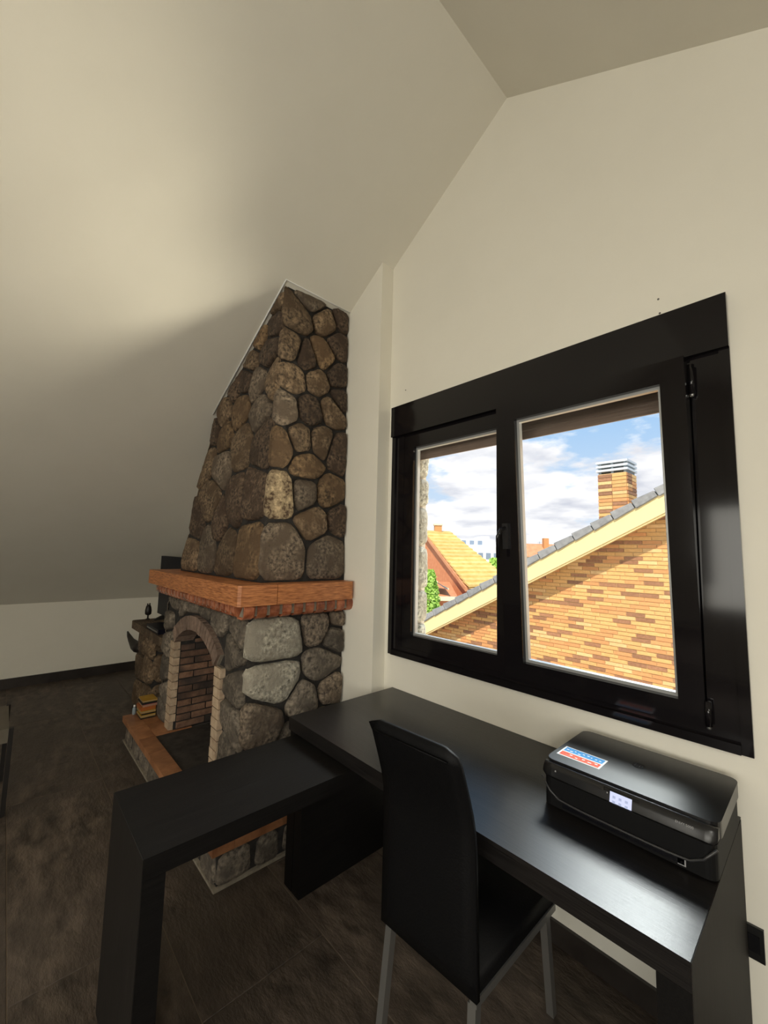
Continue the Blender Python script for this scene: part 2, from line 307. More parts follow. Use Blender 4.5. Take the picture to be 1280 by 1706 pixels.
def stone(name, cell, to3, H, m, parent, joint=0.0065, n=28, rounds=1):
    c = inset(cell, joint)
    if len(c) < 3 or abs(area(c)) < 6e-4: return None
    for _ in range(rounds):
        k = 0.15; c = [q for i in range(len(c)) for q in ((c[i][0] * (1 - k) + c[(i + 1) % len(c)][0] * k, c[i][1] * (1 - k) + c[(i + 1) % len(c)][1] * k), (c[i][0] * k + c[(i + 1) % len(c)][0] * (1 - k), c[i][1] * k + c[(i + 1) % len(c)][1] * (1 - k)))]
    cx = sum(p[0] for p in c) / len(c); cy = sum(p[1] for p in c) / len(c)
    ring = []; sx = max(p[0] for p in c) - min(p[0] for p in c); sy = max(p[1] for p in c) - min(p[1] for p in c)
    for j in range(n):
        q = 2 * math.pi * j / n; d = (math.cos(q) * sx, math.sin(q) * sy); best = None
        for i in range(len(c)):
            a, b = c[i], c[(i + 1) % len(c)]; ex, ey = b[0] - a[0], b[1] - a[1]; den = d[0] * ey - d[1] * ex
            if abs(den) < 1e-12: continue
            t = ((a[0] - cx) * ey - (a[1] - cy) * ex) / den; u = ((a[0] - cx) * d[1] - (a[1] - cy) * d[0]) / den
            if t > 0 and -1e-6 <= u <= 1 + 1e-6 and (best is None or t < best): best = t
        best = best or 0.01; ring.append((d[0] * best, d[1] * best))
    vs = []; fs = []; tilt = (random.uniform(-0.15, 0.15), random.uniform(-0.15, 0.15))
    jit = [random.uniform(0.965, 1.0) for _ in range(n)]
    for li, (s, h) in enumerate(((1.0, -0.35), (1.0, 0.35), (0.93, 0.78), (0.72, 1.0), (0.36, 1.06))):
        for j, (dx, dy) in enumerate(ring):
            s2 = s * jit[j]; x, y = dx * s2, dy * s2
            hh = H * (h + (random.uniform(-0.09, 0.09) if li > 1 else 0)) + (tilt[0] * x + tilt[1] * y) * (0.5 if li > 1 else 0)
            vs.append(to3(cx + x, cy + y, hh))
    vs.append(to3(cx, cy, H * 1.08)); k = 5
    for i in range(k - 1):
        for j in range(n): fs.append((i * n + j, i * n + (j + 1) % n, (i + 1) * n + (j + 1) % n, (i + 1) * n + j))
    for j in range(n): fs.append(((k - 1) * n + j, (k - 1) * n + (j + 1) % n, k * n))
    return raw(name, vs, fs, m, parent, True)

# ================================================================== THE ROOM
XK, XR, ZR, SL = -6.12, -1.043, 4.03, 0.6165          # knee wall x, ridge x and height, roof slope
XK2 = 2 * XR - XK; ZK = ZR - SL * (XR - XK); YW, YP, YB, YO = 1.79, 1.69, -3.6, 2.09
def ceil_z(x): return ZR - SL * abs(x - XR)
# floor: grout bed with single tiles
floor = tag(box('floor', (XK - .1, XK2 + .1, YB - .1, YO, -0.25, -0.004), MT['grout']), 'dark brown slate tiled floor of the attic room', None, None, 'structure')
tl = shared_box('tile', 1.437, 0.4755, 0.012, MT['tile'], 0.0015)
locs = []
for r in range(-9, 5):
    y0 = 0.134 + 0.4785 * r
    off = -1.975 if r % 2 == 0 else -1.495
    for k in range(-7, 9):
        x0 = off + 1.44 * k
        if x0 > XK - 1.43 and x0 < XK2 - 0.01 and y0 > YB - 0.47 and y0 < YW - 0.02: locs.append((x0 + 0.72, y0 + 0.239, -0.006))
for p in locs:
    if p[1] + .24 > YW - 0.002 or p[0] - .72 < XK or p[1] - .24 < YB or p[0] + .72 > XK2:
        b = (max(p[0] - .7185, XK), min(p[0] + .7185, XK2), max(p[1] - .2378, YB), min(p[1] + .2378, YW - .002), -0.012, 0)
        if b[1] - b[0] > .02 and b[3] - b[2] > .02: box('tile', b, MT['tile'], floor)
    else: copies('tile', tl, [p], None, floor)
# gable wall (with the window opening) as one solid
def wall_piece(bm, poly, y0, y1):
    lo = [bm.verts.new((x, y0, z)) for x, z in poly]; hi = [bm.verts.new((x, y1, z)) for x, z in poly]; n = len(poly)
    bm.faces.new(lo); bm.faces.new(hi[::-1])
    for i in range(n): bm.faces.new((lo[i], lo[(i + 1) % n], hi[(i + 1) % n], hi[i]))
WX0, WX1, WZ0, WZ1 = -1.845, -0.212, 0.975, 2.48
bm = bmesh.new()
wall_piece(bm, [(XK, 0), (WX0, 0), (WX0, ceil_z(WX0)), (XK, ZK)], YW, 1.872)
wall_piece(bm, [(XK, 0), (-1.905, 0), (-1.905, ceil_z(-1.905)), (XK, ZK)], 1.872, YO - .03)
wall_piece(bm, [(WX0, 0), (WX1, 0), (WX1, WZ0), (WX0, WZ0)], YW, YO)
wall_piece(bm, [(WX0, WZ1), (WX1, WZ1), (WX1, ceil_z(WX1)), (XR, ZR), (WX0, ceil_z(WX0))], YW, YO)
wall_piece(bm, [(WX1, 0), (XK2, 0), (XK2, ZK), (WX1, ceil_z(WX1))], YW, YO)
tag(finish('wall_gable', bm, MT['paint']), 'white plastered gable wall around the black window', None, None, 'structure')
# shallow chimney pier beside the fireplace
bm = bmesh.new(); wall_piece(bm, [(-4.6, 0), (-1.91, 0), (-1.91, ceil_z(-1.91)), (-4.6, ceil_z(-4.6))], YP, YW - 0.001)
tag(finish('wall_pier', bm, MT['paint']), 'shallow white wall projection between window and fireplace', None, None, 'structure')
tag(box('wall_knee', (XK - .2, XK, YB, YO, 0, ZK), MT['paint']), 'low white knee wall under the sloping ceiling', None, None, 'structure')
tag(box('wall_right', (XK2, XK2 + .2, YB, YO, 0, ZK), MT['paint']), 'low white knee wall on the right of the room', None, None, 'structure')
# rear wall with an opening added for the fill lamp
RX0, RX1, RZ0, RZ1 = -1.15, 2.95, 0.9, 2.34
bm = bmesh.new()
wall_piece(bm, [(XK, 0), (RX0, 0), (RX0, ceil_z(RX0)), (XK, ZK)], YB - .3, YB)
wall_piece(bm, [(RX0, 0), (RX1, 0), (RX1, RZ0), (RX0, RZ0)], YB - .3, YB)
wall_piece(bm, [(RX0, RZ1), (RX1 - 1.25, RZ1), (XR, ZR), (RX0, ceil_z(RX0))], YB - .3, YB)
wall_piece(bm, [(RX1, 0), (XK2, 0), (XK2, ZK), (RX1, ceil_z(RX1))], YB - .3, YB)
tag(finish('wall_back', bm, MT['paint']), 'white rear wall behind the camera', None, None, 'structure')
# sloping ceiling: two slopes, the right one with an opening added for the roof fill
def slope(name, x0, x1, y0, y1, label):
    z0, z1 = ceil_z(x0), ceil_z(x1); T = 0.22
    return tag(hexa(name, [(x0, y0, z0), (x1, y0, z1), (x1, y1, z1), (x0, y1, z0), (x0, y0, z0 + T), (x1, y0, z1 + T), (x1, y1, z1 + T), (x0, y1, z0 + T)], MT['paint']), label, None, None, 'structure')
slope('ceiling_slope', XK - .3, XR, YB - .4, YO + .02, 'white sloping ceiling above fireplace')
bm = bmesh.new(); T = 0.22
for x0, x1, y0, y1 in ((XR, 1.35, YB - .4, YO + .02), (2.15, XK2 + .3, YB - .4, YO + .02), (1.35, 2.15, YB - .4, -1.55), (1.35, 2.15, -0.45, YO + .02)):
    z0, z1 = ceil_z(x0), ceil_z(x1)
    vs = [bm.verts.new(v) for v in [(x0, y0, z0), (x1, y0, z1), (x1, y1, z1), (x0, y1, z0), (x0, y0, z0 + T), (x1, y0, z1 + T), (x1, y1, z1 + T), (x0, y1, z0 + T)]]
    for f in BF_: bm.faces.new([vs[i] for i in f])
tag(finish('ceiling', bm, MT['paint']), 'white sloping ceiling on the window side of the ridge', None, None, 'structure')
tag(box('baseboard_knee', (XK, XK + .014, YB, YP - .002, 0, 0.105), MT['base'], bevel=.003), 'dark brown baseboard along knee wall', None, None, 'structure')
tag(box('baseboard_gable', (-1.905, XK2, YW - .014, YW, 0, 0.085), MT['base'], bevel=.003), 'dark brown baseboard under the window', None, None, 'structure')
tag(box('baseboard_pier', (-2.0, -1.91, YP - .014, YP, 0, 0.085), MT['base'], bevel=.003), 'dark brown baseboard on wall projection', None, None, 'structure')
for i, (x, z, r) in enumerate(((-0.395, 2.577, .004), (-0.392, 2.518, .004), (-1.77, 2.60, .004))):
    prism('drill_hole', [(x + r * math.cos(q * math.pi / 4), z + r * math.sin(q * math.pi / 4)) for q in range(8)], 'y', YW - .0015, YW + .001, MT['cement'], bpy.data.objects['wall_gable'])
# ------------------------------------------------------------------ the window
win = thing('window_1', 'black lacquered two sash window with tilted right sash', None, (-1.03, YW, 0.955), None, 'structure')
FX0, FX1, FZ0, FZ1 = -1.866, -0.192, 0.955, 2.497
y0f = YW - 0.016
LQ = MT['lacquer']
box('shutter_box_cover', (FX0, FX1, YW - .030, YW + .03, 2.303, FZ1), LQ, win, .004)
box('trim', (FX0, FX0 + .03, y0f, YW + .02, FZ0, 2.303), LQ, win, .003)
box('trim', (FX1 - .03, FX1, y0f, YW + .02, FZ0, 2.303), LQ, win, .003)
box('trim', (FX0 + .03, FX1 - .03, y0f - .008, YW + .02, FZ0, FZ0 + .03), LQ, win, .003)
box('frame_jamb', (FX0 + .03, -1.765, YW - .006, YW + .075, FZ0 + .03, 2.303), LQ, win, .003)
box('frame_jamb', (-0.305, FX1 - .03, YW - .006, YW + .075, FZ0 + .03, 2.303), LQ, win, .003)
box('frame_sill', (-1.765, -0.305, YW - .006, YW + .075, FZ0 + .03, 1.012), LQ, win, .003)
box('frame_head', (-1.765, -0.305, YW + .002, YW + .075, 2.285, 2.303), LQ, win, .002)
box('frame_jamb', (-1.09, -1.045, YW + .03, YW + .075, 1.012, 2.285), LQ, win, .002)
box('frame_stop', (-0.345, -0.3055, YW + .044, YW + .0745, 1.0125, 2.2845), LQ, win, .002)
box('frame_stop', (-1.04, -0.346, YW + .044, YW + .0745, 2.25, 2.2845), LQ, win, .002)
def sash(x0, x1, z0, z1, g, ya, tilt, name):
    """g: glass opening (x0,x1,z0,z1); ya: front face; tilt (rad) about the bottom edge"""
    def tr(o):
        if tilt:
            o.data.transform(Matrix.Translation((0, ya, z0)) @ Matrix.Rotation(tilt, 4, 'X') @ Matrix.Translation((0, -ya, -z0)))
        return o
    d = .058
    gx0, gx1, gz0, gz1 = g
    bm = bmesh.new()
    outer = [(x0, z0), (x1, z0), (x1, z1), (x0, z1)]; inner = [(gx0, gz0), (gx1, gz0), (gx1, gz1), (gx0, gz1)]
    V = {}
    for k, yy in (('f', ya), ('b', ya + d)):
        for nm, pl in (('o', outer), ('i', inner)): V[k + nm] = [bm.verts.new((x, yy, z)) for x, z in pl]
    for i in range(4):
        j = (i + 1) % 4
        bm.faces.new((V['fo'][i], V['fo'][j], V['fi'][j], V['fi'][i])); bm.faces.new((V['bo'][i], V['bi'][i], V['bi'][j], V['bo'][j]))
        bm.faces.new((V['fo'][i], V['bo'][i], V['bo'][j], V['fo'][j])); bm.faces.new((V['fi'][i], V['fi'][j], V['bi'][j], V['bi'][i]))
    s = tr(finish(name, bm, LQ, win, False, .004, 2))
    b = .012
    for bb in ((gx0, gx0 + b, gz0, gz1), (gx1 - b, gx1, gz0, gz1), (gx0 + b, gx1 - b, gz0, gz0 + b), (gx0 + b, gx1 - b, gz1 - b, gz1)):
        tr(box('glazing_bead', (bb[0], bb[1], ya + .026, ya + .05, bb[2], bb[3]), MT['bead'], s, .002))
    tr(box('pane', (gx0 + .004, gx1 - .004, ya + .036, ya + .042, gz0 + .004, gz1 - .004), MT['glass'], s))
    return s, tr
sL, _ = sash(-1.765, -1.062, 1.008, 2.288, (-1.690, -1.112, 1.088, 2.212), YW - .004, 0, 'sash')
sR, trR = sash(-1.058, -0.308, 1.008, 2.286, (-0.966, -0.383, 1.085, 2.205), YW - .018, math.radians(3.4), 'sash')
box('sash_overlap', (-1.082, -1.050, YW - .012, YW - .005, 1.012, 2.285), LQ, sL, .002)
# handle and hinges on the tilted sash
trR(box('handle', (-1.040, -1.012, YW - .032, YW - .018, 1.60, 1.72), MT['lacquer_in'], sR, .005))
trR(tube('handle', [(-1.026, YW - .03, 1.70), (-1.030, YW - .060, 1.69), (-1.045, YW - .066, 1.66), (-1.048, YW - .066, 1.56)], .008, MT['lacquer'], sR))
for z0, z1 in ((2.16, 2.27), (1.02, 1.10)):
    tube('hinge', [(-0.300, YW - .026, z0), (-0.300, YW - .026, z1)], .010, MT['lacquer'], win)
    tube('hinge_pin', [(-0.300, YW - .026, z0 - .008), (-0.300, YW - .026, z0 + .004)], .006, MT['steel'], win)
# glass-side reveal stones outside and partly lowered roller shutter
sh = thing('roller_shutter', 'brown roller shutter rolled almost fully up outside window', 'shutter', (-1.03, 1.93, 2.165))
for k in range(6):
    z = 2.168 + k * 0.045
    prism('slat', [(1.925, z), (1.935, z), (1.940, z + .012), (1.940, z + .032), (1.935, z + .043), (1.925, z + .043)], 'x', WX0 + .006, WX1 - .006, MT['shutter'], sh)
ext = thing('stone_reveal', 'column of grey stones edging the window outside', 'stones', (-2.1, 2.11, 0.4))
z = 0.86
for k, h in enumerate((.24, .22, .30, .27, .20, .26, .2)):
    w = random.uniform(.035, .06)
    stone('stone', [(2.062, z), (2.165, z), (2.165, z + h), (2.062, z + h)], lambda u, v, t, w=w: (-1.915 + t, u, v), .022 + w * .25, MT['stone_l'], ext, .006)
    z += h
box('stone_backing', (-2.3, -1.918, 2.063, 2.165, 0.4, 2.7), MT['outer'], ext)
# unseen rear window, added for the fill light: frame only, behind the camera
w2 = thing('window_2', 'unseen wide dark framed window added in the rear wall', None, (0.9, YB, 0.9), None, 'structure')
for x in (RX0, 0.2, 1.5, RX1 - .06): box('frame', (x, x + .06, YB - .02, YB + .02, RZ0, RZ1), MT['lacquer'], w2)
for zz in (RZ0, RZ1 - .06): box('rail', (RX0 + .06, RX1 - .06, YB - .018, YB + .018, zz, zz + .06), MT['lacquer'], w2)

# ================================================================== FIREPLACE
fp = thing('fireplace', 'rustic fieldstone fireplace with tapering hood and orange oak mantel', 'fireplace', (-3.0, 1.36, 0))
# hood core
def hx(z): return -2.2 - .0327 * (z - 1.385)                 # right side plane
def hy(z): return 1.075 + .0575 * (z - 1.385)                # front plane
def hl(z): return -3.70 + .335 * (z - 1.385)                 # left side plane
I = .018; zc = 1.377
TRz = 3.279; TLz = 2.655
hood = raw('hood', [(hl(zc) + I, hy(zc) + I, zc), (hx(zc) - I, hy(zc) + I, zc), (hx(zc) - I, YP - .001, zc), (hl(zc) + I, YP - .001, zc),
                    (hl(TLz) + I, hy(TLz) + I, ceil_z(hl(TLz) + I) - .002), (hx(TRz) - I, hy(TRz) + I, ceil_z(hx(TRz) - I) - .002), (hx(TRz) - I, YP - .001, ceil_z(hx(TRz) - I) - .002), (hl(TLz) + I, YP - .001, ceil_z(hl(TLz) + I) - .002)], BF_, MT['mortar'], fp)
HS = [(1.268, 3.093), (1.39, 3.258), (1.495, 3.142), (1.652, 3.216), (1.234, 2.86), (1.349, 2.829), (1.477, 2.889), (1.613, 3.01), (1.261, 2.661), (1.435, 2.69), (1.609, 2.773), (1.206, 2.449), (1.388, 2.484), (1.557, 2.528), (1.645, 2.622), (1.189, 2.204), (1.322, 2.269), (1.484, 2.283), (1.619, 2.243), (1.37, 2.107), (1.193, 1.912), (1.368, 1.932), (1.538, 1.939), (1.452, 1.754), (1.224, 1.576), (1.546, 1.571), (1.62, 1.778)]
HF = [(-2.368, 3.183), (-2.379, 3.05), (-2.433, 2.867), (-2.601, 3.044), (-2.699, 2.884), (-2.545, 2.686), (-2.317, 2.642), (-2.939, 2.79), (-2.75, 2.778), (-2.789, 2.556), (-3.107, 2.613), (-2.466, 2.475), (-2.698, 2.283), (-2.341, 2.231), (-3.286, 2.487), (-3.038, 2.391), (-3.315, 2.261), (-3.029, 2.181), (-3.165, 1.944), (-2.685, 1.892), (-2.438, 1.909), (-2.417, 1.559), (-2.781, 1.554), (-3.079, 1.578), (-3.434, 1.56), (-2.923, 1.729), (-3.407, 1.729)]
side_poly = [(hy(zc) - .012, zc), (YP, zc), (YP, 3.284), (hy(3.279) - .012, 3.274)]
pick = {1: 'stone_m', 3: 'stone_b', 5: 'stone_b', 7: 'stone_b', 6: 'stone_o', 10: 'stone_b', 11: 'stone_m', 12: 'stone_b', 14: 'stone_b', 15: 'stone_o', 16: 'stone_w', 18: 'stone_b', 19: 'stone_o', 20: 'stone_t', 21: 'stone_m', 22: 'stone_o', 24: 'stone_m', 25: 'stone_m', 26: 'stone_b'}
front_kinds = ['stone_w', 'stone_b', 'stone_b', 'stone_o', 'stone_w', 'stone_m']
for i, c in enumerate(cells(side_poly, HS)):
    stone('stone', c, lambda y, z, h: (hx(z) - I + h, y, z), random.uniform(.024, .034), MT[pick.get(i, 'stone_w')], hood)
front_poly = [(hl(zc), zc), (hx(zc) - .01, zc), (hx(3.27) - .01, 3.262), (hl(TLz), TLz - .008)]
for i, c in enumerate(cells(front_poly, HF)):
    stone('stone', c, lambda x, z, h: (x, hy(z) + I - h, z), random.uniform(.024, .034), MT[front_kinds[(i * 7) % 6]], hood)
left_seeds = [(1.3 + .2 * (k % 2), 1.5 + .22 * k) for k in range(6)] + [(1.55, 1.6), (1.2, 2.0), (1.6, 2.2)]
for c in cells([(hy(zc), zc), (YP, zc), (YP, TLz - .02), (hy(TLz), TLz - .02)], left_seeds):
    stone('stone', c, lambda y, z, h: (hl(z) + I - h, y, z), .03, MT['stone_w'], hood)
# white caulk line where the hood meets ceiling and wall
a = (hx(TRz) + .012, hy(TRz) - .01); zt = lambda x: ceil_z(x) - .004
tube('caulk_line', [(hl(TLz) - .02, hy(TLz) - .012, zt(hl(TLz) - .02)), (hx(TRz) + .014, hy(TRz) - .012, zt(hx(TRz) + .014)), (hx(TRz) + .014, YP - .004, zt(hx(TRz) + .014))], .005, MT['white'], hood, 6)
# mantel
man = box('mantel', (-3.86, -2.16, 1.0, YP - .001, 1.30, 1.3665), MT['cement'], fp)
def beam(poly): prism('oak_beam', poly, 'z', 1.266, 1.376, MT['oak'], man, .010, 3)
beam([(-3.90, .910), (-2.102, .910), (-2.088, .924), (-2.088, 1.130), (-3.93, 1.130), (-3.93, .942)])
beam([(-2.31, 1.134), (-2.088, 1.134), (-2.088, 1.655), (-2.115, YP - .002), (-2.31, YP - .002)])
beam([(-3.93, 1.134), (-3.71, 1.134), (-3.71, YP - .002), (-3.93, YP - .002)])
# bullnose brick course under the mantel
cor = box('brick_cornice', (-3.845, -2.128, .955, YP - .001, 1.206, 1.262), MT['mortar_l'], fp)
def dent(name, w, axis):
    prof = [(0, .072), (.085, .072), (.090, .055), (.088, .030), (.078, .010), (.060, 0), (0, 0)]
    bm = bmesh.new()
    P = (lambda u, v, t: (u, t, v)) if axis == 'x' else (lambda u, v, t: (t, -u, v))
    lo = [bm.verts.new(P(u, v, -w / 2)) for u, v in prof]; hi = [bm.verts.new(P(u, v, w / 2)) for u, v in prof]; n = len(prof)
    bm.faces.new(lo); bm.faces.new(hi[::-1])
    for i in range(n): bm.faces.new((lo[i], lo[(i + 1) % n], hi[(i + 1) % n], hi[i]))
    bmesh.ops.recalc_face_normals(bm, faces=bm.faces); me = bpy.data.meshes.new(name); bm.to_mesh(me); bm.free(); me.materials.append(MT['dentil']); return me
ds = dent('bullnose_brick', .053, 'x'); df = dent('bullnose_brick', .052, 'y')
copies('bullnose_brick', ds, [(-2.205, 0.985 + .0765 * k, 1.189) for k in range(10)], None, cor)
copies('bullnose_brick', df, [(-2.24 - .0755 * k, 1.035, 1.189) for k in range(21)], None, cor)
raw('corner_brick', [(-2.20, 1.02, 1.19), (-2.125, 1.02, 1.2), (-2.14, .962, 1.2), (-2.20, .95, 1.2), (-2.20, 1.02, 1.26), (-2.115, 1.02, 1.26), (-2.13, .955, 1.26), (-2.20, .942, 1.26)], BF_, MT['dentil'], cor)
# body with arched opening
OX0, OX1, ZS, ZCn, HT = -3.42, -2.60, 0.85, 1.00, 0.20
Rr = (.41 ** 2 + .15 ** 2) / .30; zc0 = ZCn - Rr; ha = math.asin(.41 / Rr); xm = (OX0 + OX1) / 2
arc = [(xm + Rr * math.sin(-ha + 2 * ha * k / 14), zc0 + Rr * math.cos(-ha + 2 * ha * k / 14)) for k in range(15)]
BX0, BX1, BYF = -3.76, -2.2, 1.02
outline = [(BX0 + I, HT), (OX0, HT)] + arc + [(OX1, HT), (BX1 - I, HT), (BX1 - I, 1.188), (BX0 + I, 1.188)]
body = prism('body', outline, 'y', BYF + I, YP - .001, MT['mortar'], fp)
BS = [(1.235, 1.05), (1.231, 0.800), (1.138, 0.577), (1.537, 0.85), (1.50, 1.11), (1.623, 1.027), (1.643, 1.128), (1.414, 0.657), (1.598, 0.691), (1.365, 0.46), (1.10, 0.33), (1.57, 0.5), (1.45, 0.28), (1.24, .30)]
for i, c in enumerate(cells([(BYF - .012, HT), (YP, HT), (YP, 1.186), (BYF - .012, 1.186)], BS)):
    stone('stone', c, lambda y, z, h: (BX1 - I + h, y, z), random.uniform(.034, .05), MT['stone_l' if i in (0, 1) else 'stone_g' if i % 2 else 'stone_m'], body, rounds=1)
fy = lambda x, z, h: (x, BYF + I - h, z)
RP = [(-2.30, 0.79), (-2.37, 0.97), (-2.33, 0.575), (-2.30, 1.10), (-2.40, 0.40), (-2.27, .30)]
for c in cells([(-2.497, HT), (BX1 - .01, HT), (BX1 - .01, 1.186), (-2.44, 1.186), (-2.497, .95)], RP): stone('stone', c, fy, .036, MT['stone_g'], body)
LPs = [(-3.66, 1.0), (-3.62, .80), (-3.66, .60), (-3.60, .42), (-3.66, .28)]
for c in cells([(BX0, HT), (-3.523, HT), (-3.523, .92), (-3.56, 1.06), (BX0, 1.06)], LPs): stone('stone', c, fy, .036, MT['stone_g'], body)
for q in ([(-3.76, 1.07), (-3.55, 1.07), (-3.44, 1.01), (-3.36, 1.186), (-3.76, 1.186)], [(-3.44, 1.01), (-3.23, 1.085), (-3.16, 1.186), (-3.36, 1.186)], [(-3.23, 1.09), (-2.98, 1.105), (-2.98, 1.186), (-3.16, 1.186)], [(-2.98, 1.105), (-2.76, 1.08), (-2.72, 1.186), (-2.98, 1.186)], [(-2.76, 1.08), (-2.58, 1.0), (-2.50, 1.06), (-2.46, 1.186), (-2.72, 1.186)]):
    stone('stone', q, fy, .034, MT['stone_g'], body, .008)
for c in cells([(BYF, HT), (YP, HT), (YP, 1.186), (BYF, 1.186)], [(1.2, .4), (1.5, .45), (1.3, .75), (1.6, .8), (1.15, 1.02), (1.45, 1.08)]): stone('stone', c, lambda y, z, h: (BX0 + I - h, y, z), .034, MT['stone_g'], body)
# arch ring of thin bricks, pale piers
ring = prism('arch', [(xm + (Rr + .002) * math.sin(-ha + 2 * ha * k / 14), zc0 + (Rr + .002) * math.cos(-ha + 2 * ha * k / 14)) for k in range(15)] + [(xm + (Rr + .090) * math.sin(ha - 2 * ha * k / 14), zc0 + (Rr + .090) * math.cos(ha - 2 * ha * k / 14)) for k in range(15)], 'y', BYF - .004, BYF + .12, MT['mortar_l'], fp)
nb = 20
for k in range(nb):
    q0 = -ha + 2 * ha * (k + .08) / nb; q1 = -ha + 2 * ha * (k + .92) / nb
    pl = [(xm + rr * math.sin(q), zc0 + rr * math.cos(q)) for rr, q in ((Rr - .004, q0), (Rr - .004, q1), (Rr + .094, q1), (Rr + .094, q0))]
    prism('brick', pl, 'y', BYF - .016 - random.uniform(0, .006), BYF + .122, MT['brick_a'], ring)
for sx, xa in ((1, OX1), (-1, OX0)):
    pier = box('brick_pier', (min(xa + .004 * sx, xa + .088 * sx), max(xa + .004 * sx, xa + .088 * sx), BYF - .002, BYF + .026, HT + .001, ZS), MT['mortar_l'], fp)
    nco = 11; hh = (ZS - HT) / nco
    for k in range(nco):
        j = random.uniform(-.006, .006)
        b0, b1 = sorted((xa - .004 * sx + j, xa + .095 * sx + j))
        box('brick', (b0, b1, BYF - .014, BYF + .03, HT + k * hh + .003, HT + (k + 1) * hh - .003), MT['brick_p'], pier, .004, 1)
# firebox lining
fb = thing_dummy = None
YC = BYF + .034
lin = boxes('firebox', [(OX0 - .03, OX0 - .004, YC, 1.50, HT + .001, 1.03), (OX1 + .004, OX1 + .03, YC, 1.50, HT + .001, 1.03), (OX0 - .03, OX1 + .03, 1.50, 1.53, HT + .001, 1.03)], MT['mortar_l'], fp)
bank = {}
def lay(a0, a1, start, place):
    p = a0 - start
    while p < a1 - .01:
        q0, q1 = max(p, a0), min(p + .215, a1)
        if q1 - q0 > .03: place((q0 + q1) / 2, q1 - q0 - .008)
        p += .215
def pb(axis, w, loc):
    key = (axis, round(w, 3))
    if key not in bank: bank[key] = shared_box('brick', .02 if axis == 'x' else w, w if axis == 'x' else .02, .043, MT['brick_f'], .003)
    copies('brick', bank[key], [loc], None, lin)
for k in range(15):
    z = HT + .028 + k * .052; st_ = .1075 * (k % 2); inside = z < ZS - .02
    for xa in (OX0, OX1): lay(YC if inside else YC + .10, 1.48, st_, lambda c, w: pb('x', w, (xa, c, z)))
    lay(OX0 + .012, OX1 - .012, st_, lambda c, w: pb('y', w, (c, 1.49, z)))
box('flue_throat', (OX0 - .03, OX1 + .03, BYF + .13, 1.49, 1.035, 1.06), MT['soot'], lin)
# raised hearth
he = box('hearth', (-3.93, -2.005, .845, 1.68, 0.0, 0.155), MT['mortar'], fp)
xs = -3.93; 
while xs < -2.03:
    w = min(random.uniform(.16, .30), -2.0 - xs); w = w if -2.0 - xs - w > .1 else -2.0 - xs
    if w > .27 and random.random() < .5:
        for z0, z1 in ((0, .075), (.075, .155)): stone('stone', [(xs, z0), (xs + w, z0), (xs + w, z1), (xs, z1)], lambda x, z, h: (x, .845 - h, z), .011, MT['stone_g'], he, .006)
    else: stone('stone', [(xs, 0.002), (xs + w, 0.002), (xs + w - .02, .153), (xs + .02, .153)], lambda x, z, h: (x, .845 - h, z), .011, MT['stone_g'], he, .006)
    xs += w
for y0, y1 in ((.83, 1.02), (1.02, 1.17), (1.17, 1.38), (1.38, 1.52), (1.52, 1.68)):
    stone('stone', [(y0, .002), (y1, .002), (y1 - .015, .153), (y0 + .015, .153)], lambda y, z, h: (-2.005 + h, y, z), .016, MT['stone_g'], he, .006)
boxes('mortar_skirt', [(-3.95, -1.985, .826, .8445, .0005, .013), (-2.0045, -1.985, .8446, 1.68, .0005, .013)], MT['mortar_l'], he, .004)
TB = (.157, .2)
box('hearth_slab', (-3.40, -2.11, .917, 1.50, .156, .192), MT['soot'], he)
xe = [-3.95, -3.66, -3.40, -3.14, -2.88, -2.62, -2.36, -2.10]
for a_, b_ in zip(xe[:-1], xe[1:]): box('terracotta_tile', (a_ + .002, b_ - .002, .812, .915, *TB), MT['terracotta'], he, .008, 2)
box('terracotta_tile', (-2.098, -1.985, .812, .915, *TB), MT['terracotta'], he, .008, 2)
for y0, y1 in ((.917, 1.17), (1.172, 1.43), (1.432, 1.678)): box('terracotta_tile', (-2.098, -1.985, y0, y1, *TB), MT['terracotta'], he, .008, 2)
for x0, x1 in ((-3.95, -3.68), (-3.678, -3.404)):
    box('terracotta_tile', (x0, x1, .917, 1.17, *TB), MT['terracotta'], he, .006, 2)
box('terracotta_tile', (-3.95, -3.77, 1.172, 1.678, *TB), MT['terracotta'], he, .006, 2)
box('hearth_slab', (-3.768, -3.406, 1.172, 1.678, .156, .196), MT['soot'], he)
box('hearth_slab', (-3.40, -2.11, 1.502, 1.678, .156, .192), MT['soot'], he)

# stone bench beyond the fireplace
be = thing('stone_bench', 'rough stone bench with brown ledge beyond the fireplace', 'bench', (-4.5, 1.36, 0))
prism('ledge', [(-4.97, 1.05), (-4.94, 1.03), (-4.5, 1.036), (-4.1, 1.028), (-3.80, 1.035), (-3.80, YP - .002), (-4.97, YP - .002)], 'z', .725, .80, MT['stone_w'], be, .012, 2)
pc = box('pillar', (-4.83, -4.27, 1.09, YP - .002, 0, .724), MT['mortar'], be)
for c in cells([(-4.85, 0), (-4.25, 0), (-4.25, .72), (-4.85, .72)], [(-4.7, .12), (-4.4, .15), (-4.72, .38), (-4.42, .42), (-4.7, .62), (-4.38, .64)]): stone('stone', c, lambda x, z, h: (x, 1.09 - h, z), .03, MT['stone_w'], pc)
for c in cells([(1.08, 0), (YP, 0), (YP, .72), (1.08, .72)], [(1.2, .15), (1.5, .2), (1.25, .45), (1.52, .5), (1.3, .66)]): stone('stone', c, lambda y, z, h: (-4.27 + h, y, z), .03, MT['stone_w'], pc)
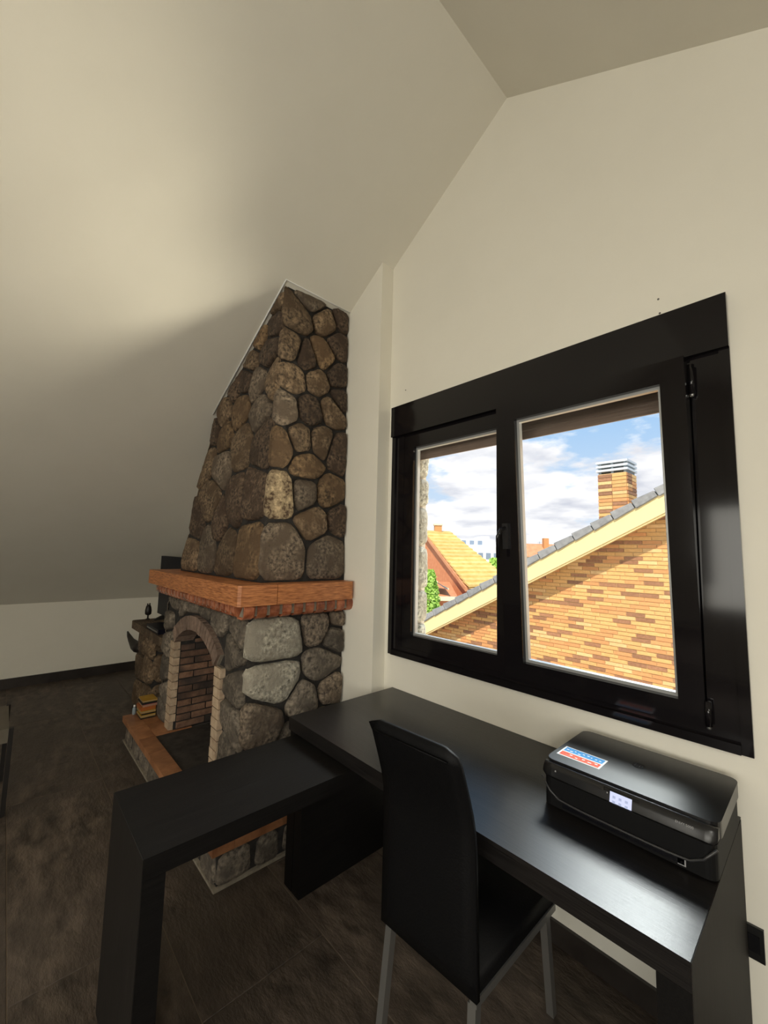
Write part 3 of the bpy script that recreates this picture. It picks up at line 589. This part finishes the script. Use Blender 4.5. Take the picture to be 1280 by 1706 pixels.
for c in cells([(1.08, 0), (YP, 0), (YP, .72), (1.08, .72)], [(1.2, .2), (1.5, .3), (1.25, .55), (1.55, .62)]): stone('stone', c, lambda y, z, h: (-4.83 - h, y, z), .03, MT['stone_w'], pc)
# television on the bench
tv = thing('television', 'large black flat television standing on the stone bench', 'television', (-4.45, 1.32, .80))
box('panel', (-5.06, -3.97, 1.29, 1.335, .843, 1.468), MT['tv'], tv, .006)
box('screen', (-5.045, -3.985, 1.287, 1.2895, .862, 1.455), MT['tv'], tv)
for x in (-4.85, -4.15): prism('foot', [(1.20, .8005), (1.42, .8005), (1.33, .85), (1.30, .85)], 'x', x - .02, x + .02, MT['metal_b'], tv)
md = thing('media_box', 'flat black media box under the television', 'media box', (-4.2, 1.12, .80))
box('case', (-4.42, -4.02, 1.045, 1.19, .801, .842), MT['tv'], md, .006); box('front_strip', (-4.40, -4.04, 1.0435, 1.0449, .812, .826), MT['pgloss'], md)
fg = thing('figurine', 'small dark slender figurine standing on the ledge', 'figurine', (-4.93, 1.17, .80))
lathe('stem', (-4.93, 1.17, .8005), [(.022, 0), (.022, .006), (.008, .012), (.008, .045)], MT['bronze'], fg)
lathe('body', (-4.93, 1.17, .845), [(.014, 0), (.030, .012), (.032, .05), (.026, .085), (.018, .105)], MT['bronze'], fg)
for s in (-1, 1): tube('tip', [(-4.93 + .010 * s, 1.17 - .010 * s, .945), (-4.93 + .014 * s, 1.17 - .014 * s, .968)], .007, MT['bronze'], fg)
hn = thing('carved_bracket', 'dark carved bracket with upturned horn on bench pillar', 'ornament', (-4.9, 1.13, .52))
tube('horn', [(-4.91, 1.13, .52), (-5.02, 1.12, .50), (-5.12, 1.11, .51), (-5.24, 1.10, .535), (-5.36, 1.10, .565), (-5.45, 1.10, .60)], .03, MT['bronze'], hn, 8, [.05, .055, .05, .032, .022, .008])
tube('crest', [(-4.95, 1.13, .52), (-4.945, 1.13, .56), (-4.92, 1.13, .60)], .03, MT['bronze'], hn, 8, [.04, .03, .012])
tube('beard', [(-4.95, 1.13, .49), (-4.94, 1.13, .44), (-4.91, 1.13, .40)], .03, MT['bronze'], hn, 8, [.04, .03, .01])
# things in the niche and on the hearth end
tc_ = thing('teal_crate', 'small teal plastic crate in the niche beside the fireplace', 'crate', (-4.0, 1.30, 0))
box('tub', (-4.17, -3.97, 1.15, 1.45, .001, .26), MT['teal'], tc_, .01); box('rim', (-4.18, -3.965, 1.14, 1.46, .26, .285), MT['teal'], tc_, .006)
nv = thing('navy_bag', 'dark navy bag resting on the teal crate', 'bag', (-4.07, 1.30, .286))
hexa('sack', [(-4.16, 1.17, .287), (-3.98, 1.17, .287), (-3.98, 1.43, .287), (-4.16, 1.43, .287), (-4.13, 1.2, .56), (-4.02, 1.22, .60), (-4.02, 1.4, .58), (-4.13, 1.38, .56)], MT['navy'], nv, .03, 3, True)
tube('strap', [(-4.11, 1.25, .56), (-4.09, 1.24, .64), (-4.05, 1.26, .64), (-4.04, 1.27, .59)], .008, MT['navy'], nv)
z = .2005
for k, (h, m, lab) in enumerate(((.012, 'blackp', 'thin black magazine at the bottom of the hearth pile'), (.016, 'yellow', 'yellow magazine second from bottom of the hearth pile'), (.014, 'blackp', 'dark magazine third from bottom of the hearth pile'), (.018, 'yellow', 'thick yellow magazine in the middle of the hearth pile'), (.028, 'orange', 'orange and pink booklet in the hearth pile'), (.016, 'pink', 'pink booklet second from top of the hearth pile'), (.018, 'blackp', 'black booklet just under the top of the hearth pile'), (.012, 'yellow', 'yellow cover lying on top of the hearth pile'))):
    dx = random.uniform(-.006, .006); dy = random.uniform(-.006, .006)
    mg = thing('magazine', lab, 'magazine', (-3.835, .96, z), 'magazines piled on the hearth end')
    box('cover', (-3.91 + dx, -3.77 + dx, .905 + dy, 1.01 + dy, z, z + h), MT[m], mg)
    box('pages', (-3.908 + dx, -3.768 + dx, .9035 + dy, 1.008 + dy, z + h * .25, z + h * .75), MT['page' if k % 2 else m], mg)
    z += h + .0008
bt = thing('small_bottle', 'tiny grey blue bottle at the corner of the hearth', 'bottle', (-3.925, .90, .2))
lathe('bottle_body', (-3.925, .885, .2005), [(.012, 0), (.014, .01), (.014, .045), (.007, .06)], MT['bottle'], bt, 12); lathe('cap', (-3.925, .885, .2605), [(.008, 0), (.008, .014)], MT['white'], bt, 10)

# ================================================================== DESK, RETURN, CHAIR
dk = thing('desk', 'dark oak veneer desk along the wall under the window', 'desk', (-1.03, 1.44, 0))
DX0, DX1, DY0, DY1, DZ = -1.83, -0.235, 1.087, YW - .003 - .014, 0.76
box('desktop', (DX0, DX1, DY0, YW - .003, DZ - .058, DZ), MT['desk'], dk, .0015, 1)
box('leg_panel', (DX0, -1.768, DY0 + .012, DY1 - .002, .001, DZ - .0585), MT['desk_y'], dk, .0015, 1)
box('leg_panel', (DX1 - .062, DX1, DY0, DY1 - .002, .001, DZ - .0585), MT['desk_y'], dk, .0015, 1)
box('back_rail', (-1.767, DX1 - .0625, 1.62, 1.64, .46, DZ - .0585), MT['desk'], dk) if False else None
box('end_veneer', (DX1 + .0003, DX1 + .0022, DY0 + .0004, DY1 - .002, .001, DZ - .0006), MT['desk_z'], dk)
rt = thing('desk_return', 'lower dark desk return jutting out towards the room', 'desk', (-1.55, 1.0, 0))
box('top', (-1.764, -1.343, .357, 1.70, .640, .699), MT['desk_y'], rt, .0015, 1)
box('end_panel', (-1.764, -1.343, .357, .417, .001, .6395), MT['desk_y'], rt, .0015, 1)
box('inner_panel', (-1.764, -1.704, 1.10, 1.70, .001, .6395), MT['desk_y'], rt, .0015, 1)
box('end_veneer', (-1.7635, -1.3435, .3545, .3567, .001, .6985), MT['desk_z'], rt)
ch = thing('chair', 'black leather high back chair with satin steel legs at desk', 'chair', (-.85, 1.2, 0))
# backrest: slightly curved padded sheet
vs = []; fs = []
def backsheet():
    bm = bmesh.new(); nz_, nx_ = 14, 8; front = []; back = []
    for side in (0, 1):
        g = []
        for i in range(nz_ + 1):
            t = i / nz_; z = .415 + t * (1.05 - .415); y = .986 - .35 * (math.log(1 + math.exp((z - .83) / .03)) * .03)
            hw = .172 - .008 * t; xc = -.850 - .004 * t
            row = []
            for j in range(nx_ + 1):
                s = -1 + 2 * j / nx_; th = .016
                top_in = 0
                zz = z
                if t > .94 and abs(s) > .8: zz -= .015 * ((abs(s) - .8) / .2) ** 2 * ((t - .94) / .06)
                e = 1 - .55 * max(abs(s) ** 8, (2 * t - 1) ** 16)
                yy = y + .010 * s + (th * e if side else -th * e)
                row.append(bm.verts.new((xc + s * hw, yy, zz)))
            g.append(row)
        (front if side else back).extend(g)
    for i in range(nz_):
        for j in range(nx_):
            bm.faces.new((back[i][j], back[i][j + 1], back[i + 1][j + 1], back[i + 1][j])); bm.faces.new((front[i][j], front[i + 1][j], front[i + 1][j + 1], front[i][j + 1]))
    for i in range(nz_):
        for j in (0, nx_): bm.faces.new((back[i][j], back[i + 1][j], front[i + 1][j], front[i][j]))
    for j in range(nx_):
        for i in (0, nz_): bm.faces.new((back[i][j], back[i][j + 1], front[i][j + 1], front[i][j]))
    return bm
bk = finish('backrest', backsheet(), MT['leather'], ch, True)
tube('top_seam', [(-.990, .8935, 1.016), (-.854, .9015, 1.016), (-.718, .9095, 1.016)], .0025, MT['leather'], bk, 6)
box('seat', (-1.015, -.683, 1.004, 1.445, .425, .482), MT['leather'], ch, .016, 3, True)
for x in (-1.008, -.690): box('seat_rail', (x - .011, x + .011, .990, 1.44, .402, .424), MT['steel'], ch, .003)
box('seat_rail', (-.996, -.702, 1.418, 1.44, .402, .424), MT['steel'], ch, .003)
def leg(x0, y0, x1, y1, z1):
    w = .0125; hexa('leg', [(x0 - w, y0 - w, .001), (x0 + w, y0 - w, .001), (x0 + w, y0 + w, .001), (x0 - w, y0 + w, .001), (x1 - w, y1 - w, z1), (x1 + w, y1 - w, z1), (x1 + w, y1 + w, z1), (x1 - w, y1 + w, z1)], MT['steel'], ch, .002)
leg(-1.030, .975, -1.008, 1.003, .402); leg(-.688, .975, -.695, 1.003, .402); leg(-.735, 1.518, -.715, 1.43, .402); leg(-.985, 1.518, -.985, 1.43, .402)

# ================================================================== PRINTER
pr = thing('printer', 'black inkjet printer with lit screen on the desk', 'printer', (-.46, 1.55, DZ))
Z0 = DZ + .001
def rrect(x0, x1, y0, y1, r, n=5):
    out = []
    for cx, cy, a in ((x1 - r, y0 + r, -90), (x1 - r, y1 - r, 0), (x0 + r, y1 - r, 90), (x0 + r, y0 + r, 180)):
        for k in range(n + 1):
            q = math.radians(a + 90 * k / n); out.append((cx + r * math.cos(q), cy + r * math.sin(q)))
    return out
prism('body', rrect(-.683, -.232, 1.375, 1.735, .025), 'z', Z0 + .004, Z0 + .088, MT['pblack'], pr, .004, 2)
for x in (-.65, -.265):
    for y in (1.42, 1.70): box('foot', (x - .012, x + .012, y - .012, y + .012, Z0, Z0 + .0038), MT['pblack'], pr)
prism('scanner_lid', rrect(-.690, -.228, 1.408, 1.738, .028), 'z', Z0 + .089, Z0 + .131, MT['plid'], pr, .007, 3)
# front control panel: leans outward at the top, lower corners rounded
pts = []
X0, X1 = -.688, -.230
low = []
for k in range(17):
    s = k / 16; x = X0 + (X1 - X0) * s; q = abs(2 * s - 1); low.append((x, Z0 + .052 + .045 * max(0, (q - .72) / .28) ** 2))
bm = bmesh.new(); fr = []; bk_ = []
tops = [(x, Z0 + .124) for x, _ in low]
rows = []
for t in (0, .25, .5, .75, 1):
    row = []
    for (x, zl), (_, zt_) in zip(low, tops):
        z = zl + (zt_ - zl) * t; y = 1.378 + .016 * t * t + .006 * abs((x + .459) / .229) ** 4
        row.append((x, y, z))
    rows.append(row)
A = [[bm.verts.new(p) for p in row] for row in rows]; B = [[bm.verts.new((p[0], 1.412, p[2])) for p in row] for row in rows]
for i in range(4):
    for j in range(16):
        bm.faces.new((A[i][j], A[i][j + 1], A[i + 1][j + 1], A[i + 1][j])); bm.faces.new((B[i][j], B[i + 1][j], B[i + 1][j + 1], B[i][j + 1]))
for j in range(16):
    bm.faces.new((A[0][j], B[0][j], B[0][j + 1], A[0][j + 1])); bm.faces.new((A[4][j], A[4][j + 1], B[4][j + 1], B[4][j]))
for i in range(4):
    bm.faces.new((A[i][0], A[i + 1][0], B[i + 1][0], B[i][0])); bm.faces.new((A[i][16], B[i][16], B[i + 1][16], A[i + 1][16]))
cp = finish('control_panel', bm, MT['plid'], pr, True)
# chrome-like lip that follows the lower front of the body
tube('front_lip', [(x, 1.374 - .004 * (1 - abs(2 * k / 16 - 1) ** 3), z - .024 + .012 * abs(2 * k / 16 - 1) ** 4) for k, (x, z) in enumerate(low)], .0035, MT['pgrey'], pr, 6)
box('paper_slot', (-.62, -.30, 1.3735, 1.3749, Z0 + .012, Z0 + .030), MT['ink'], pr)
def on_panel(x, z, out=.0012):
    t = (z - (Z0 + .052)) / .072; return 1.378 + .016 * t * t + .006 * abs((x + .459) / .229) ** 4 - out
def patch(name, x0, x1, z0, z1, m, parent, out=.0012, th=.001):
    ya, yb = on_panel((x0 + x1) / 2, z0, out), on_panel((x0 + x1) / 2, z1, out)
    return hexa(name, [(x0, ya, z0), (x1, ya, z0), (x1, ya + th + .002, z0), (x0, ya + th + .002, z0), (x0, yb, z1), (x1, yb, z1), (x1, yb + th + .002, z1), (x0, yb + th + .002, z1)], m, parent)
patch('display_bezel', -.500, -.405, Z0 + .072, Z0 + .1195, MT['pgloss'], cp, .0008)
scn = patch('display', -.482, -.424, Z0 + .0815, Z0 + .1145, MT['screen'], cp, .0016)
for i in range(3):
    for j in range(2):
        x = -.474 + i * .0165; z = Z0 + .088 + j * .0125
        patch('icon', x, x + .0075, z, z + .006, MT['icon'], scn, .0022)
patch('button', -.491, -.488, Z0 + .106, Z0 + .109, MT['label_grey'], cp, .0014); patch('button', -.650, -.646, Z0 + .104, Z0 + .108, MT['label_grey'], cp, .0014)
Rx = Matrix.Rotation(math.radians(80), 4, 'X')
text('model_lettering', 'ENVY 5000', .0085, MT['label_grey'], Matrix.Translation((-.300, on_panel(-.300, Z0 + .107, .0012), Z0 + .107)) @ Rx, cp)
tg = box('wireless_tag', (-.315, -.297, 1.3735, 1.3748, Z0 + .010, Z0 + .026), MT['label_grey'], pr)
text('wireless_mark', 'e', .016, MT['ink'], Matrix.Translation((-.306, 1.3733, Z0 + .018)) @ Matrix.Rotation(math.radians(90), 4, 'X'), tg)
# round maker's mark on the lid
zl = Z0 + .1312
lg = prism('lid_emblem', [(-.46 + .019 * math.cos(q * math.pi / 16), 1.587 + .019 * math.sin(q * math.pi / 16)) for q in range(32)], 'z', zl, zl + .0004, MT['ink'], pr)
text('emblem_letters', 'hp', .027, MT['pgrey'], Matrix.Translation((-.46, 1.587, zl + .0007)) @ Matrix.Shear('XZ', 4, (0, 0)) , lg)
st = box('sticker', (-.676, -.538, 1.460, 1.540, zl, zl + .0004), MT['white'], pr)
box('sticker_blue_field', (-.670, -.544, 1.502, 1.535, zl + .0004, zl + .0007), MT['blue'], st)
box('sticker_red_field', (-.670, -.544, 1.465, 1.495, zl + .0004, zl + .0007), MT['red'], st)
for k in range(9):
    x = -.665 + k * .0135; y = 1.512 + random.uniform(-.004, .008); box('sticker_print', (x, x + random.uniform(.004, .010), y, y + .005, zl + .0007, zl + .0009), MT['white'], st)
for k in range(5):
    x = -.640 + k * .02; y = 1.476 + random.uniform(-.004, .006); box('sticker_print', (x, x + random.uniform(.006, .012), y, y + .005, zl + .0007, zl + .0009), MT['white'], st)
# socket and cable
so = thing('wall_socket', 'black rectangular wall socket beside the desk', 'socket', (-.215, YW, .41))
box('plate', (-.258, -.196, YW - .010, YW - .0005, .362, .456), MT['socket'], so, .003); box('insert', (-.248, -.206, YW - .0125, YW - .0102, .385, .433), MT['pgloss'], so, .002)
tag(tube('power_cable', [(-.74, YW - .012, .19), (-.70, YW - .02, .235), (-.66, YW - .016, .25), (-.60, YW - .012, .275), (-.52, YW - .012, .33), (-.42, YW - .012, .43), (-.33, YW - .012, .52)], .004, MT['metal_b']), 'thin black cable hanging on the wall under the desk', 'cable')
# side table at the left edge
sd = thing('side_table', 'low side table with thin black legs and greige top', 'table', (-3.55, -.2, 0))
box('tabletop', (-3.80, -3.325, -.55, .105, .405, .485), MT['olive'], sd, .004)
for x, y in ((-3.80, .105), (-3.315, .115), (-3.80, -.55), (-3.315, -.55)): box('leg', (x - .011, x + .011, y - .011, y + .011, .001, .49), MT['metal_b'], sd, .002)
box('rail', (-3.304, -3.302, -.5, .1, .395, .404), MT['metal_b'], sd) if False else None

# ================================================================== OUTSIDE: neighbour's gable
YN, YF = 7.0, 6.62
vz = lambda x: 2.218 + .5335 * (x + 1.466)                   # lower edge of the fascia
nb_ = thing('neighbour_house', 'yellow brick neighbouring house with cream fascia and raking roof', 'house', (-2.5, 7.0, -4))
gw = prism('gable_wall', [(-8.2, -4), (6, -4), (6, vz(6) + .2), (-8.2, vz(-8.2) + .2)], 'y', YN + .006, YN + .3, MT['joint'], nb_)
bl, bh = .24, .050
mats_b = [MT['bk1'], MT['bk2'], MT['bk3'], MT['bk4']]
bme = [shared_box('brick', bl, .02, bh, m) for m in mats_b]
rb = random.Random(3); cand = []
row = 0; z = -2.0
while z < 4.5:
    off = (row % 2) * .125 + rb.choice((0, .06)); x = -9 + off
    while x < 3.5:
        if z + bh < vz(x) + .2 and x > -8.1:
            k = rb.random(); c = 2 if k < .20 else 1 if k < .42 else 3 if k < .52 else 0
            cand.append((x + bl / 2, z + bh / 2, c))
        x += .25
    z += .06; row += 1
def seen(b):
    x, z = b[0] / YN, (b[1] - 1.57) / YN
    return (-.98 < x < -.60 or -.56 < x < -.205) and -.29 < z < .17
vis = sorted([b for b in cand if seen(b)], key=lambda b: -b[0] - .15 * b[1])
near = set(vis[:300])
for b in near:
    o = bpy.data.objects.new('brick', bme[b[2]]); COL.objects.link(o); adopt(o, gw); o.location = (b[0], YN + .004, b[1])
bv_, bf_, bm_ = [], [], []
for b in cand:
    if b in near: continue
    n0 = len(bv_); bv_ += bv(b[0] - bl / 2, b[0] + bl / 2, YN - .006, YN + .014, b[1] - bh / 2, b[1] + bh / 2); bf_ += [tuple(i + n0 for i in f) for f in BF_]; bm_ += [b[2]] * 6
me = bpy.data.meshes.new('brickwork'); me.from_pydata(bv_, [], bf_)
bo = link('brickwork', me, mats_b, gw); bo['kind'] = 'stuff'
me.polygons.foreach_set('material_index', bm_)
# fascia and soffit, verge tiles, roof
x0, x1 = -8.2, 4.0
prism('fascia', [(x0, vz(x0)), (x1, vz(x1)), (x1, vz(x1) + .285), (x0, vz(x0) + .285)], 'y', YF, YF + .06, MT['fascia'], nb_)
prism('fascia_moulding', [(x0, vz(x0) - .03), (x1, vz(x1) - .03), (x1, vz(x1) + .012), (x0, vz(x0) + .012)], 'y', YF + .02, YF + .09, MT['fascia'], nb_)
prism('soffit', [(x0, vz(x0) + .05), (x1, vz(x1) + .05), (x1, vz(x1) + .10), (x0, vz(x0) + .10)], 'y', YF + .06, YN + .3, MT['fascia'], nb_)
prism('roof', [(x0, vz(x0) + .22), (x1, vz(x1) + .22), (x1, vz(x1) + .36), (x0, vz(x0) + .36)], 'y', YF + .07, 15, MT['slate'], nb_)
ang = math.atan(.5335)
vm = bpy.data.meshes.new('verge_tile'); bm = bmesh.new()
Lt = .312
vv = [bm.verts.new(p) for p in [(-Lt / 2, -.05, -.080), (Lt / 2, -.045, -.066), (Lt / 2, .16, -.066), (-Lt / 2, .16, -.080), (-Lt / 2, -.05, .055), (Lt / 2, -.045, .030), (Lt / 2, .16, .030), (-Lt / 2, .16, .055)]]
for f in BF_: bm.faces.new([vv[i] for i in f])
bmesh.ops.bevel(bm, geom=list(bm.edges), offset=.010, segments=1, affect='EDGES'); bmesh.ops.recalc_face_normals(bm, faces=bm.faces); bm.to_mesh(vm); bm.free(); vm.materials.append(MT['slate'])
x = -6.9
while x < .5:
    o = bpy.data.objects.new('verge_tile', vm); COL.objects.link(o); adopt(o, nb_); o.location = (x, YF + .01, vz(x) + .345); o.rotation_euler = (0, -ang, 0); x += .287
# chimney of the neighbour
cy0, cy1, cx0, cx1, ct = 7.4, 7.86, -2.625, -2.175, 2.985
cc_ = box('chimney', (cx0 + .008, cx1 - .008, cy0 + .008, cy1 - .008, 1.9, ct), MT['joint'], nb_)
hb = [shared_box('brick', .215, .02, bh, m) for m in mats_b]; hbs = [shared_box('brick', .02, .22, bh, m) for m in mats_b]
k = 0; z = 2.02
while z + bh < ct + .01:
    for q in range(2):
        c = rb.choice((0, 0, 1, 2, 3)); s = .045 if k % 2 else -.045
        for xx in (cx0 + .1125 + .225 * q,): copies('brick', hb[c], [(xx, cy0, z + bh / 2)], None, cc_)
        c = rb.choice((0, 1, 2, 3)); copies('brick', hbs[c], [(cx1, cy0 + .125 + .23 * q, z + bh / 2)], None, cc_)
    z += .06; k += 1
for q, (zz, m) in enumerate(((ct + .005, 'cowl'), (ct + .075, 'cowl'), (ct + .145, 'cowl'))):
    box('cowl_plate', (cx0 - .02, cx1 + .02, cy0 - .02, cy1 + .02, zz + .032, zz + .068), MT[m], cc_, .006)
    for xx in (cx0 + .03, (cx0 + cx1) / 2, cx1 - .03): box('cowl_post', (xx - .02, xx + .02, cy0 + .02, cy1 - .02, zz - .003, zz + .033), MT['cowl_d'], cc_)

# ------------------------------------------------------------------ houses farther off
E1 = Vector((.679, .734, 0)); E2 = Vector((-.734, .679, 0))
def G(l, d, z): p = E1 * l + E2 * d; return (p.x, p.y, z)
hs = thing('brick_house', 'orange brick house with yellow tiled roof beyond the garden', 'house', G(5, 28, -5))
tdir = Vector((.95, .312)); A0, C1 = Vector((3.04, 30)), Vector((5.01, 24)); C2 = 2 * A0 - C1; za, ze, zg = 3.2, -.28, -5
def GP(v, z): return G(v.x, v.y, z)
Rg = A0 + tdir * 1.9; H1 = C1 + tdir * 3.2; H2 = C2 + tdir * 3.2
raw('walls', [GP(C1 + (A0 - C1) * .06, zg), GP(H1, zg), GP(H2, zg), GP(C2, zg), GP(C1 + (A0 - C1) * .06, ze - .06), GP(H1, ze - .06), GP(H2, ze - .06), GP(C2, ze - .06), GP(A0 + tdir * .1, za - .12)],
    [(0, 3, 2, 1), (0, 1, 5, 4), (1, 2, 6, 5), (2, 3, 7, 6), (0, 4, 8, 7, 3), (4, 5, 6, 7, 8)], MT['redwall'], hs)
nr = 15; so_ = -tdir * .25
rf = raw('roof', [GP(C1 + so_ * .9 + (C1 - A0) * .05, ze - .1), GP(A0 + so_ * .9, za - .05), GP(Rg, za - .05), GP(H1 + tdir * .1, ze - .1), GP(C2 + so_, ze - .1), GP(H2, ze - .1)], [(0, 3, 2, 1), (1, 2, 5, 4), (2, 3, 5)], MT['rooft'], hs)
for k in range(nr):
    t0, t1 = k / nr, (k + 1) / nr
    p0 = C1 + so_ + (A0 - C1) * t0 + (C1 - A0) * .05 * (1 - t0); p1 = C1 + so_ + (A0 - C1) * t1; z0_, z1_ = ze + (za - ze) * t0, ze + (za - ze) * t1
    r0 = H1 + (Rg - H1) * t0; r1 = H1 + (Rg - H1) * t1
    raw('tile_course', [GP(p0, z0_ - .02), GP(r0, z0_ - .02), GP(r1, z1_ + .0), GP(p1, z1_ + .0), GP(p0, z0_ + .12), GP(r0, z0_ + .12), GP(r1, z1_ + .04), GP(p1, z1_ + .04)], BF_, MT['rooft'], rf)
for s in (0,):
    raw('verge_board', [GP(C1 + so_ * 1.2, ze - .30), GP(C1 + so_ * .2, ze - .30), GP(A0 + so_ * .2, za - .22), GP(A0 + so_ * 1.2, za - .22), GP(C1 + so_ * 1.2, ze - .06), GP(C1 + so_ * .2, ze - .06), GP(A0 + so_ * .2, za + .0), GP(A0 + so_ * 1.2, za + .0)], BF_, MT['redroof'], hs)
raw('eave_board', [GP(C1, ze - .34), GP(H1, ze - .34), GP(H1 + Vector((0, .3)), ze - .34), GP(C1 + Vector((0, .3)), ze - .34), GP(C1 + (C1 - A0) * .04, ze - .1), GP(H1 + (C1 - A0) * .04, ze - .1), GP(H1 + Vector((0, .3)), ze - .1), GP(C1 + Vector((0, .3)), ze - .1)], BF_, MT['cream'], hs)
cp_ = A0 + tdir * .95
def gbox(name, c, hl_, hd_, z0, z1, m, parent):
    l, d = c; return raw(name, [G(l - hl_, d - hd_, z0), G(l + hl_, d - hd_, z0), G(l + hl_, d + hd_, z0), G(l - hl_, d + hd_, z0), G(l - hl_, d - hd_, z1), G(l + hl_, d - hd_, z1), G(l + hl_, d + hd_, z1), G(l - hl_, d + hd_, z1)], BF_, m, parent)
ck = gbox('chimney', cp_, .26, .26, 2.6, 3.62, MT['bk2'], hs); gbox('chimney_cap', cp_, .32, .32, 3.62, 3.74, MT['cream'], hs)
# annex with glazed lean-to roof in front of the gable
an = hs
raw('porch_wall', [G(1.6, 23.2, -5), G(4.15, 23.2, -5), G(4.15, 26, -5), G(1.6, 26, -5), G(1.6, 23.2, -.78), G(4.15, 23.2, -.78), G(4.15, 26, -.2), G(1.6, 26, -.2)], BF_, MT['redwall'], an)
def lean(l0, l1, d0, d1, lift, m, nm, th=.08):
    zf = lambda l, d: .42 - (l - 2.2) * .62 + lift
    raw(nm, [G(l0, d0, zf(l0, d0)), G(l1, d0, zf(l1, d0)), G(l1, d1, zf(l1, d1)), G(l0, d1, zf(l0, d1)), G(l0, d0, zf(l0, d0) + th), G(l1, d0, zf(l1, d0) + th), G(l1, d1, zf(l1, d1) + th), G(l0, d1, zf(l0, d1) + th)], BF_, m, an)
for q in range(3): lean(1.7 + .62 * q + .05, 1.7 + .62 * (q + 1), 22.9, 24.4, .0, MT['panel'], 'roof_pane', .05)
for q in range(4): lean(1.7 + .62 * q - .01, 1.7 + .62 * q + .06, 22.85, 24.45, .03, MT['cream'], 'glazing_bar')
raw('porch_beam', [G(2.3, 22.8, -1.02), G(4.2, 22.8, -1.02), G(4.2, 23.1, -1.02), G(2.3, 23.1, -1.02), G(2.3, 22.8, -.80), G(4.2, 22.8, -.80), G(4.2, 23.1, -.80), G(2.3, 23.1, -.80)], BF_, MT['cream'], an)
raw('porch_lamp', [G(3.75, 22.7, -1.75), G(4.05, 22.7, -1.75), G(4.05, 23.15, -1.75), G(3.75, 23.15, -1.75), G(3.75, 22.7, -1.3), G(4.05, 22.7, -1.3), G(4.05, 23.15, -1.3), G(3.75, 23.15, -1.3)], BF_, MT['render'], an)
# columnar shrub, trees
def tree(name, label, l, d, z0, zt, rad, trunk_h, nleaf, seed, size, cat='tree', group=None):
    t = thing(name, label, cat, G(l, d, z0), group); R_ = random.Random(seed)
    tube('trunk', [G(l, d, z0), G(l, d, z0 + trunk_h), G(l, d, zt - .3 * (zt - z0))], .1, MT['trunk'], t, 6, [rad * .14, rad * .12, rad * .05])
    vs, fs = [], []
    for _ in range(nleaf):
        a = R_.uniform(0, 2 * math.pi); h = R_.random(); rr = rad * (math.sin(math.pi * (.12 + .86 * h)) ** .55) * R_.uniform(.55, 1.0)
        c = Vector(G(l + rr * math.cos(a), d + rr * math.sin(a), z0 + trunk_h + h * (zt - z0 - trunk_h)))
        u = Vector((R_.gauss(0, 1), R_.gauss(0, 1), R_.gauss(0, 1))).normalized(); w = u.orthogonal().normalized(); s = size * R_.uniform(.6, 1.3); n0 = len(vs)
        vs += [c - u * s, c - w * s * .5, c + u * s, c + w * s * .5]; fs.append((n0, n0 + 1, n0 + 2, n0 + 3))
    me = bpy.data.meshes.new('foliage'); me.from_pydata([tuple(v) for v in vs], [], fs); f = link('foliage', me, MT['leaf'], t); f['kind'] = 'stuff'
    return t
tree('columnar_shrub', 'tall bright green columnar shrub by the garden', 1.58, 14, -4.6, 1.0, .46, .5, 7500, 5, .06, 'shrub')
tree('garden_tree', 'green tree right of the orange house roof', 14.3, 52, -5, .9, 1.1, 2.5, 900, 8, .3)
tree('garden_tree', 'slender green tree before the white apartments', 16.6, 62, -5, 1.0, 1.2, 2.5, 900, 9, .3)
# white apartment blocks
ap = thing('apartment_block', 'white flat roofed apartment block on the horizon', 'building', G(21, 90, -5))
gbox('block', (22, 92), 6.0, 6, -6, 3.2, MT['render'], ap); gbox('upper_floor', (19.5, 95), 2.8, 4, 3.2, 5.0, MT['render'], ap); gbox('upper_floor', (25.2, 95), 1.6, 4, 3.2, 4.4, MT['render'], ap); gbox('stair_tower', (22.6, 95), 1.0, 3, 3.2, 5.6, MT['render'], ap)
for fl in range(3):
    for q in range(7): gbox('window', (17.0 + q * 1.6, 85.98), .5, .05, -3.6 + fl * 2.1, -2.3 + fl * 2.1, MT['pane'], ap)
for q in range(3): gbox('window', (17.6 + q * 1.8, 90.95), .5, .05, 3.7, 4.6, MT['pane'], ap)
a2 = thing('red_roof_house', 'distant low house with red tiled roof behind the verge', 'house', G(22, 60, -5))
gbox('walls', (22.6, 60), 2.6, 3, -5, 1.4, MT['cream'], a2)
raw('roof', [G(19.8, 56.8, 1.4), G(25.4, 56.8, 1.4), G(25.4, 63.2, 1.4), G(19.8, 63.2, 1.4), G(19.8, 60, 3.3), G(25.4, 60, 3.3)], [(0, 1, 2, 3), (0, 1, 5, 4), (2, 3, 4, 5), (0, 3, 4), (1, 2, 5)], MT['redroof'], a2)
gbox('chimney', (23.2, 59), .35, .35, 2.2, 4.1, MT['bk2'], a2)
an_ = thing('roof_antenna', 'thin rooftop antenna on the skyline', 'antenna', G(26.5, 70, 1))
tube('mast', [G(26.5, 70, -3), G(26.5, 70, 4.0)], .05, MT['cowl_d'], an_, 5)
for zz in (3.3, 3.6, 3.9): tube('element', [G(26.1, 70, zz), G(26.9, 70, zz)], .03, MT['cowl_d'], an_, 4)
tag(box('ground', (-260, 220, 2.12, 420, -5.3, -5.0), MT['ground']), 'pale ground between the houses', None, None, 'structure')
